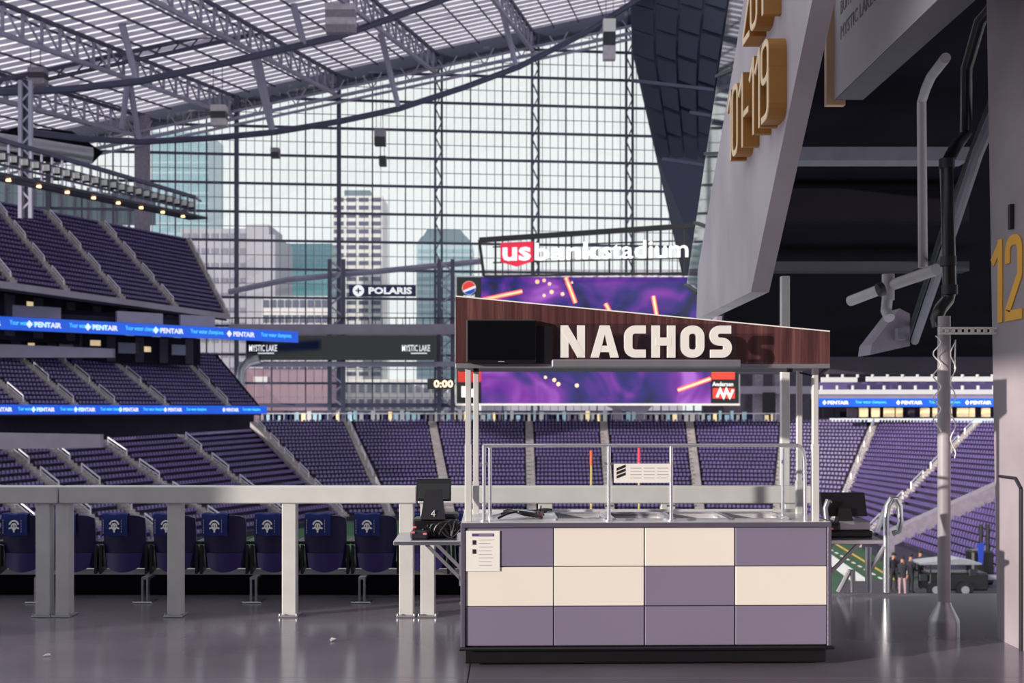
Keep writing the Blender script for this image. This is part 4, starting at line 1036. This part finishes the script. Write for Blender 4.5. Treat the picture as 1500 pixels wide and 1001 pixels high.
for x in (-1.05,0,1.05):
    for y in (.10,.62): 
        k=MB().tube([(x-.02,y,.04),(x+.02,y,.04)],.04,14).build('caster','black_plastic',kc,True); MB().box(x-.03,x+.03,y-.02,y+.03,.05,.07).build('fork','dark_metal',k)
# counter with four wells
wells=[(818,890),(903,984),(994,1074),(1082,1166)]
top=MB(); zt0,zt1=ct-.02,ct
top.box(kx(676),kx(1218),0,.14,zt0,zt1); top.box(kx(676),kx(1218),.62,.75,zt0,zt1)
ed=[676]+[v_ for w_ in wells for v_ in w_]+[1218]
for i in range(0,len(ed),2): top.box(kx(ed[i]),kx(ed[i+1]),.14,.62,zt0,zt1)
top.build('countertop','steel_counter',kc)
MB().box(kx(676),kx(1218),.735,.75,ct,ct+.02).build('back_lip','steel_counter',kc)
for a,b in wells:
    x0,x1=kx(a),kx(b); dz=.1
    w_=MB().quad((x0,.14,ct-dz),(x1,.14,ct-dz),(x1,.62,ct-dz),(x0,.62,ct-dz))
    w_.quad((x0,.14,ct-dz),(x1,.14,ct-dz),(x1,.14,ct),(x0,.14,ct)).quad((x0,.62,ct-dz),(x1,.62,ct-dz),(x1,.62,ct),(x0,.62,ct)).quad((x0,.14,ct-dz),(x0,.62,ct-dz),(x0,.62,ct),(x0,.14,ct)).quad((x1,.14,ct-dz),(x1,.62,ct-dz),(x1,.62,ct),(x1,.14,ct))
    p=w_.build('steam_well','steel_counter',kc)
    rim=MB()
    for q in ((x0-.012,x1+.012,.125,.145),(x0-.012,x1+.012,.615,.635)): rim.box(q[0],q[1],q[2],q[3],ct,ct+.012)
    for q in ((x0-.012,x0+.006),(x1-.006,x1+.012)): rim.box(q[0],q[1],.125,.635,ct,ct+.012)
    rim.build('rim','chrome',p)
# canopy posts
for px,y in ((686,.06),(1199,.06),(697.5,.60),(1172,.60)):
    x=kx(px) if y<.1 else (px-CX)/F*(KY+y)-KX+y*math.sin(KR)
    MB().rbox(x-.019,x+.019,y-.019,y+.019,ct,2.02,.003).build('canopy_post','rail_paint',kc)
    MB().rbox(x-.023,x+.023,y-.023,y+.023,ct,1.48 if y<.1 else 1.2,.003).build('post_sleeve','rail_paint',kc)
# canopy: sloping wood fascia on all sides
xl,xr=kx(668),kx(1213); ztl,ztr,zbl,zbr=kz(437),kz(487),kz(540),kz(535)
def zt_(x): return ztl+(ztr-ztl)*(x-xl)/(xr-xl)
fz=kz(538)+.02
MB().prism([(xl,-.06,fz),(xr,-.06,fz),(xr,-.06,ztr),(xl,-.06,ztl)],(0,.03,0)).build('fascia_board','wood',kc)
MB().prism([(xl,.80,fz),(xr,.80,fz),(xr,.80,ztr),(xl,.80,ztl)],(0,.03,0)).build('fascia_board','wood',kc)
MB().box(xl,xl+.03,-.03,.80,fz,ztl).build('fascia_board','wood',kc); MB().box(xr-.03,xr,-.03,.80,fz,ztr).build('fascia_board','wood',kc)
MB().prism([(xl,-.062,ztl),(xr,-.062,ztr),(xr,.832,ztr),(xl,.832,ztl)],(0,0,.008)).build('canopy_top','white_paint',kc)
MB().box(xl,xr,-.06,.83,fz-.022,fz).build('canopy_soffit','duct_grey',kc)
MB().rbox(xl,xr,-.066,-.04,fz-.03,fz,.003).build('bottom_trim','steel_dull',kc)
for px in (697,1164): MB().tube([(kx(px),.1,fz-.05),(kx(px),.1,fz-.02)],.022,12).build('downlight','black_plastic',kc,True)
MB().tube([(xr-.01,.3,2.2),(xr+.09,.3,2.16),(xr+.1,.3,2.02),(xr+.02,.3,1.94),(xr-.1,.3,1.97)],.007,6).build('power_cord','black_plastic',kc,True)
# sign tray, acrylic sheet and letters
MB().rbox(kx(806),kx(1074),-.235,-.05,kz(540),kz(529.5),.004).build('sign_tray','steel_dull',kc)
ac=MB().box(kx(813),kx(1070),-.196,-.190,kz(529),kz(478)).build('sign_sheet','acrylic',kc)
lx=kx(818); hgt=.208; z0=kz(526.5)
widths=[.158,.182,.142,.152,.152,.142]; 
tot=kx(1062)-kx(818); gap=(tot-sum(widths))/5
for ch,wd in zip('NACHOS',widths):
    mb=MB()
    for ni,(pts,cl) in enumerate(glyph(ch,wd/hgt,.052/hgt)): mb.stroke([(a*hgt,b*hgt) for a,b in pts],.052 if ch not in 'N' else .05,.02+.001*ni,(lx,-.197,z0),(1,0,0),(0,0,1),cl)
    if ch=='A':
        mb=MB(); o_=V(lx,-.197,z0); q_=lambda a,b: o_+V(a*wd,0,b*hgt)
        mb.prism([q_(0,0),q_(.29,0),q_(.5,.72),q_(.5,1),q_(.33,1)],(0,-.02,0)).prism([q_(1,0),q_(.71,0),q_(.5,.72),q_(.5,1),q_(.67,1)],(0,-.02,0)).prism([q_(.3,.17),q_(.7,.17),q_(.66,.37),q_(.34,.37)],(0,-.019,0))
    mb.build('letter','white_paint',ac); lx+=wd+gap
# sneeze guard
gz=kz(653); gy=.05
sgd=[(709,False),(893,False),(985,False)]
for px,_ in sgd:
    x=kx(px); k=MB().tube([(x,gy,ct),(x,gy,gz)],.0125,12).build('guard_post','chrome',kc,True)
    MB().tube([(x,gy,ct),(x,gy,ct+.012)],.026,14).build('flange','chrome',k,True)
    for py in (680,742): MB().tube([(x-.03,gy,kz(py)),(x+.03,gy,kz(py))],.008,8).build('clamp','steel',k,True)
MB().tube([(kx(709),gy,gz),(kx(1168),gy,gz),(kx(1176),gy,gz-.008),(kx(1181),gy,gz-.04),(kx(1183),gy,gz-.1),(kx(1184),gy,ct)],.0125,12).build('guard_rail_tube','chrome',kc,True)
for x in (kx(718),kx(1170)): MB().tube([(x,.38,ct),(x,.38,gz-.02)],.0125,12).build('guard_post','chrome',kc,True)
MB().tube([(kx(718),.38,gz-.02),(kx(709),gy,gz)],.012,10).build('guard_link','chrome',kc,True); MB().tube([(kx(1170),.38,gz-.02),(kx(1172),gy,gz)],.012,10).build('guard_link','chrome',kc,True)
for a,b in ((714,888),(898,980),(990,1178)):
    MB().box(kx(a),kx(b),gy-.003,gy+.003,ct+.06,gz-.02).build('guard_pane','glass_clear',kc)
for px0,dx in ((709,.006),(1180,-.004)):
    MB().box(kx(px0)+dx,kx(px0)+dx+.006,gy+.01,.37,ct+.06,gz-.04).build('end_pane','glass_clear',kc)
for x0,x1,lab in ((kx(575),kx(676),'l'),(kx(1219),kx(1304),'r')):
    MB().rbox(x0,x1,.1,.62,.80,.83,.004).build('side_shelf','steel',kc)
    xe=x1 if lab=='l' else x0; s=-1 if lab=='l' else 1
    for y in (.15,.57): MB().bar((xe,y,.56),(xe+s*.24,y,.80),.022).bar((xe+s*.008,y,.52),(xe+s*.008,y,.8),.022).build('shelf_bracket','steel_dull',kc)
# things on the kiosk (world placement through the kiosk frame)
def kw(x,y,z):
    c,s=math.cos(KR),math.sin(KR); return V(KX+x*c-y*s,KY+x*s+y*c,z)
tv=thing('monitor','flat black television mounted on the wood canopy','television',kw(kx(734),-.1,kz(533)),rotz=KR)
w2=(784-684)/SCL/2; hh=(533-471)/SCL
MB().rbox(-w2,w2,-.03,.03,0,hh,.006).build('case','black_plastic',tv); MB().box(-w2+.012,w2-.012,-.033,-.03,.018,hh-.012).build('screen','black_gloss',tv)
MB().box(-.02,.02,-.034,-.03,.005,.010).build('badge','print_grey',tv); MB().box(w2,w2+.11,.0,.035,.0,hh-.04).build('recess_block','black_plastic',tv)  # black block at the right stands in for the dark canopy recess
pn=thing('paper_notice','white printed notice taped to the left front panel','notice',kw(kx(707.5),-.006,kz(836)),rotz=KR)
pw_=(732-683)/SCL/2; ph=(836-777)/SCL
MB().box(-pw_,pw_,-.003,0,0,ph).build('sheet','paper',pn)
MB().box(-pw_*.65,pw_*.65,-.0045,-.003,ph-.038,ph-.018).build('heading_bar','print_violet',pn)
MB().box(-pw_*.25,pw_*.58,-.0055,-.0045,ph-.031,ph-.025).build('heading','print_grey',pn)
for z in (ph-.075,ph-.135): 
    MB().rbox(-pw_*.62,-pw_*.40,-.0045,-.003,z-.018,z+.012,.0004).build('picture','print_black',pn)
for i in range(8): MB().box(-pw_*.25,pw_*random.uniform(.4,.65),-.0045,-.003,ph-.062-i*.024,ph-.059-i*.024).build('text_line','print_grey',pn)
pc=thing('paper_card','white card with black slanted mark taped to the middle glass pane','card',kw(kx(942.5),gy-.008,kz(708)),rotz=KR)
cw_=(985-900)/SCL/2; ch_=(708-680)/SCL
MB().box(-cw_,cw_,-.002,0,0,ch_).build('sheet','paper',pc)
for i in range(3): MB().prism([(-cw_+.018,-.0035,.028+i*.026),(-cw_+.078,-.0035,.052+i*.026),(-cw_+.078,-.0035,.07+i*.026),(-cw_+.018,-.0035,.046+i*.026)],(0,.001,0)).build('mark','print_black',pc)
for i in range(3): 
    for j in range(4): MB().box(-cw_+.11+i*.09,-cw_+.185+i*.09,-.003,-.002,.03+j*.022,.034+j*.022).build('text_line','print_grey',pc)
# tongs and cables heap on the counter
ut=thing('utensil_heap','dark coiled cables lying on the counter at the left end','cables',kw(kx(765),.3,ct),rotz=KR)
for k in range(5):
    MB().tube([(-.16+.02*k+.30*t,-.1+.05*k+.03*math.sin(t*7+k),.008+.045*abs(math.sin(t*3.1+k*.5))) for t in np.linspace(0,1,14)],.008,6).build('coil','black_plastic',ut,True)
MB().tube([(-.2,0,.01),(-.05,.0,.05),(.1,.02,.03)],.012,8).build('steel_tongs','steel',ut,True)
cd=thing('condiment_cup','small pink condiment cup on the counter beside the cables','cup',kw(kx(794),.25,ct),rotz=KR)
MB().tube([(0,0,0),(0,0,.05)],[.018,.024],14).build('cup','clothes_pale',cd,True); MB().tube([(0,0,.05),(.005,0,.09)],.005,6).build('straw','print_black',cd)
# point of sale terminal (left shelf), seen from behind
po=thing('register','black register terminal with tilted screen and cables on left shelf','register',kw(kx(632),.36,.83),rotz=KR)
def q(px,py): return ((px-632)/SCL*1.04,kz(py)-.83+.0)
MB().hull8([(-.12,-.05,.25),(.12,-.05,.25),(.12,.0,.25),(-.12,.0,.25),(-.12,.02,.40),(.12,.02,.40),(.12,.06,.40),(-.12,.06,.40)]).build('screen_housing','black_plastic',po)
MB().hull8([(-.11,-.052,.262),(.11,-.052,.262),(.11,-.05,.262),(-.11,-.05,.262),(-.11,.018,.392),(.11,.018,.392),(.11,.02,.392),(-.11,.02,.392)]).build('back_cover','black_gloss',po)
MB().hull8([(-.085,-.12,.13),(.085,-.12,.13),(.085,.0,.13),(-.085,.0,.13),(-.055,-.075,.33),(.055,-.075,.33),(.055,.0,.33),(-.055,.0,.33)]).build('stand','dark_metal',po)
MB().stroke([(-.012,.165),(.016,.165)],.005,.003,(0,-.117,0)).stroke([(-.012,.165),(.008,.19),(.008,.15)],.005,.003,(0,-.116,0)).build('emblem','white_paint',po)
MB().rbox(-.14,.16,-.1,.14,0,.13,.012).build('base','black_plastic',po)
MB().rbox(-.15,-.03,-.19,-.1,0,.06,.012).build('card_reader','dark_metal',po)
for x,z,m_ in ((-.13,.05,'pink_plastic'),(-.12,.085,'pink_plastic'),(-.05,.04,'pink_plastic')): MB().rbox(x-.013,x+.013,-.2,-.185,z-.007,z+.006,.003).build('pink_button',m_,po)
for k in range(6): MB().tube([(-.13+.04*k+.11*t*(1-.3*k/5)+.03*math.sin(t*5+k),-.13-.02*k/5-.02*math.sin(t*3),.02+.1*math.sin(t*math.pi)*(.5+.12*k)) for t in np.linspace(0,1,12)],.0075,6).build('cable','black_plastic',po,True)
for k in range(4): MB().tube([(.05+.14*t,-.12-.012*k,.115-.015*k-.06*math.sin(t*math.pi)) for t in np.linspace(0,1,9)],.005,6).build('cable','dark_metal',po,True)
MB().rbox(.02,.17,-.08,.1,.13,.165,.008).build('printer','dark_metal',po)
p2=thing('register','black register terminal with dark screen and grey printer on right shelf','register',kw(kx(1260),.36,.83),rotz=KR)
MB().hull8([(-.15,-.06,.14),(.16,-.06,.14),(.16,.0,.14),(-.15,.0,.14),(-.15,.0,.30),(.16,.0,.30),(.16,.05,.30),(-.15,.05,.30)]).build('screen_housing','black_plastic',p2)
MB().hull8([(-.06,-.09,.06),(.06,-.09,.06),(.06,.0,.06),(-.06,.0,.06),(-.04,-.07,.2),(.04,-.07,.2),(.04,-.02,.2),(-.04,-.02,.2)]).build('stand','black_plastic',p2)
MB().rbox(-.05,.17,-.1,.12,.045,.11,.008).build('printer','steel_dull',p2); MB().rbox(-.2,.18,-.12,.14,0,.045,.008).build('drawer','black_plastic',p2)
MB().rbox(-.2,-.06,-.16,-.04,.045,.10,.012).build('card_reader','black_plastic',p2); MB().box(-.15,-.11,-.163,-.16,.06,.07).build('status_light','red_logo',p2)
MB().tube([(-.13,-.08,.1),(-.14,-.08,.2),(-.12,-.07,.25),(-.10,-.06,.24)],.018,10).build('scanner','steel_dull',p2,True)
# litter on the floor
for px,py,lab in ((488,940,'crumpled scrap of white paper on the floor in front of the guard rail'),(70,962,'tiny scrap of white paper on the floor at the left edge')):
    Yq=F*EYE/(py-CY); x=(px-CX)/F*Yq
    pts=[(x+random.uniform(-.03,.03),Yq+random.uniform(-.025,.025),random.uniform(.001,.025)) for _ in range(9)]
    import bmesh
    bm=bmesh.new(); [bm.verts.new(p) for p in pts]; bmesh.ops.convex_hull(bm,input=bm.verts); bm.verts.index_update()
    mb=MB(); used=[v for v in bm.verts if v.link_faces]; ix={v.index:i for i,v in enumerate(used)}
    mb.add([tuple(v.co) for v in used],[[ix[v.index] for v in f.verts] for f in bm.faces]); bm.free()
    tag(mb.build('paper_scrap','paper'),lab,'litter')
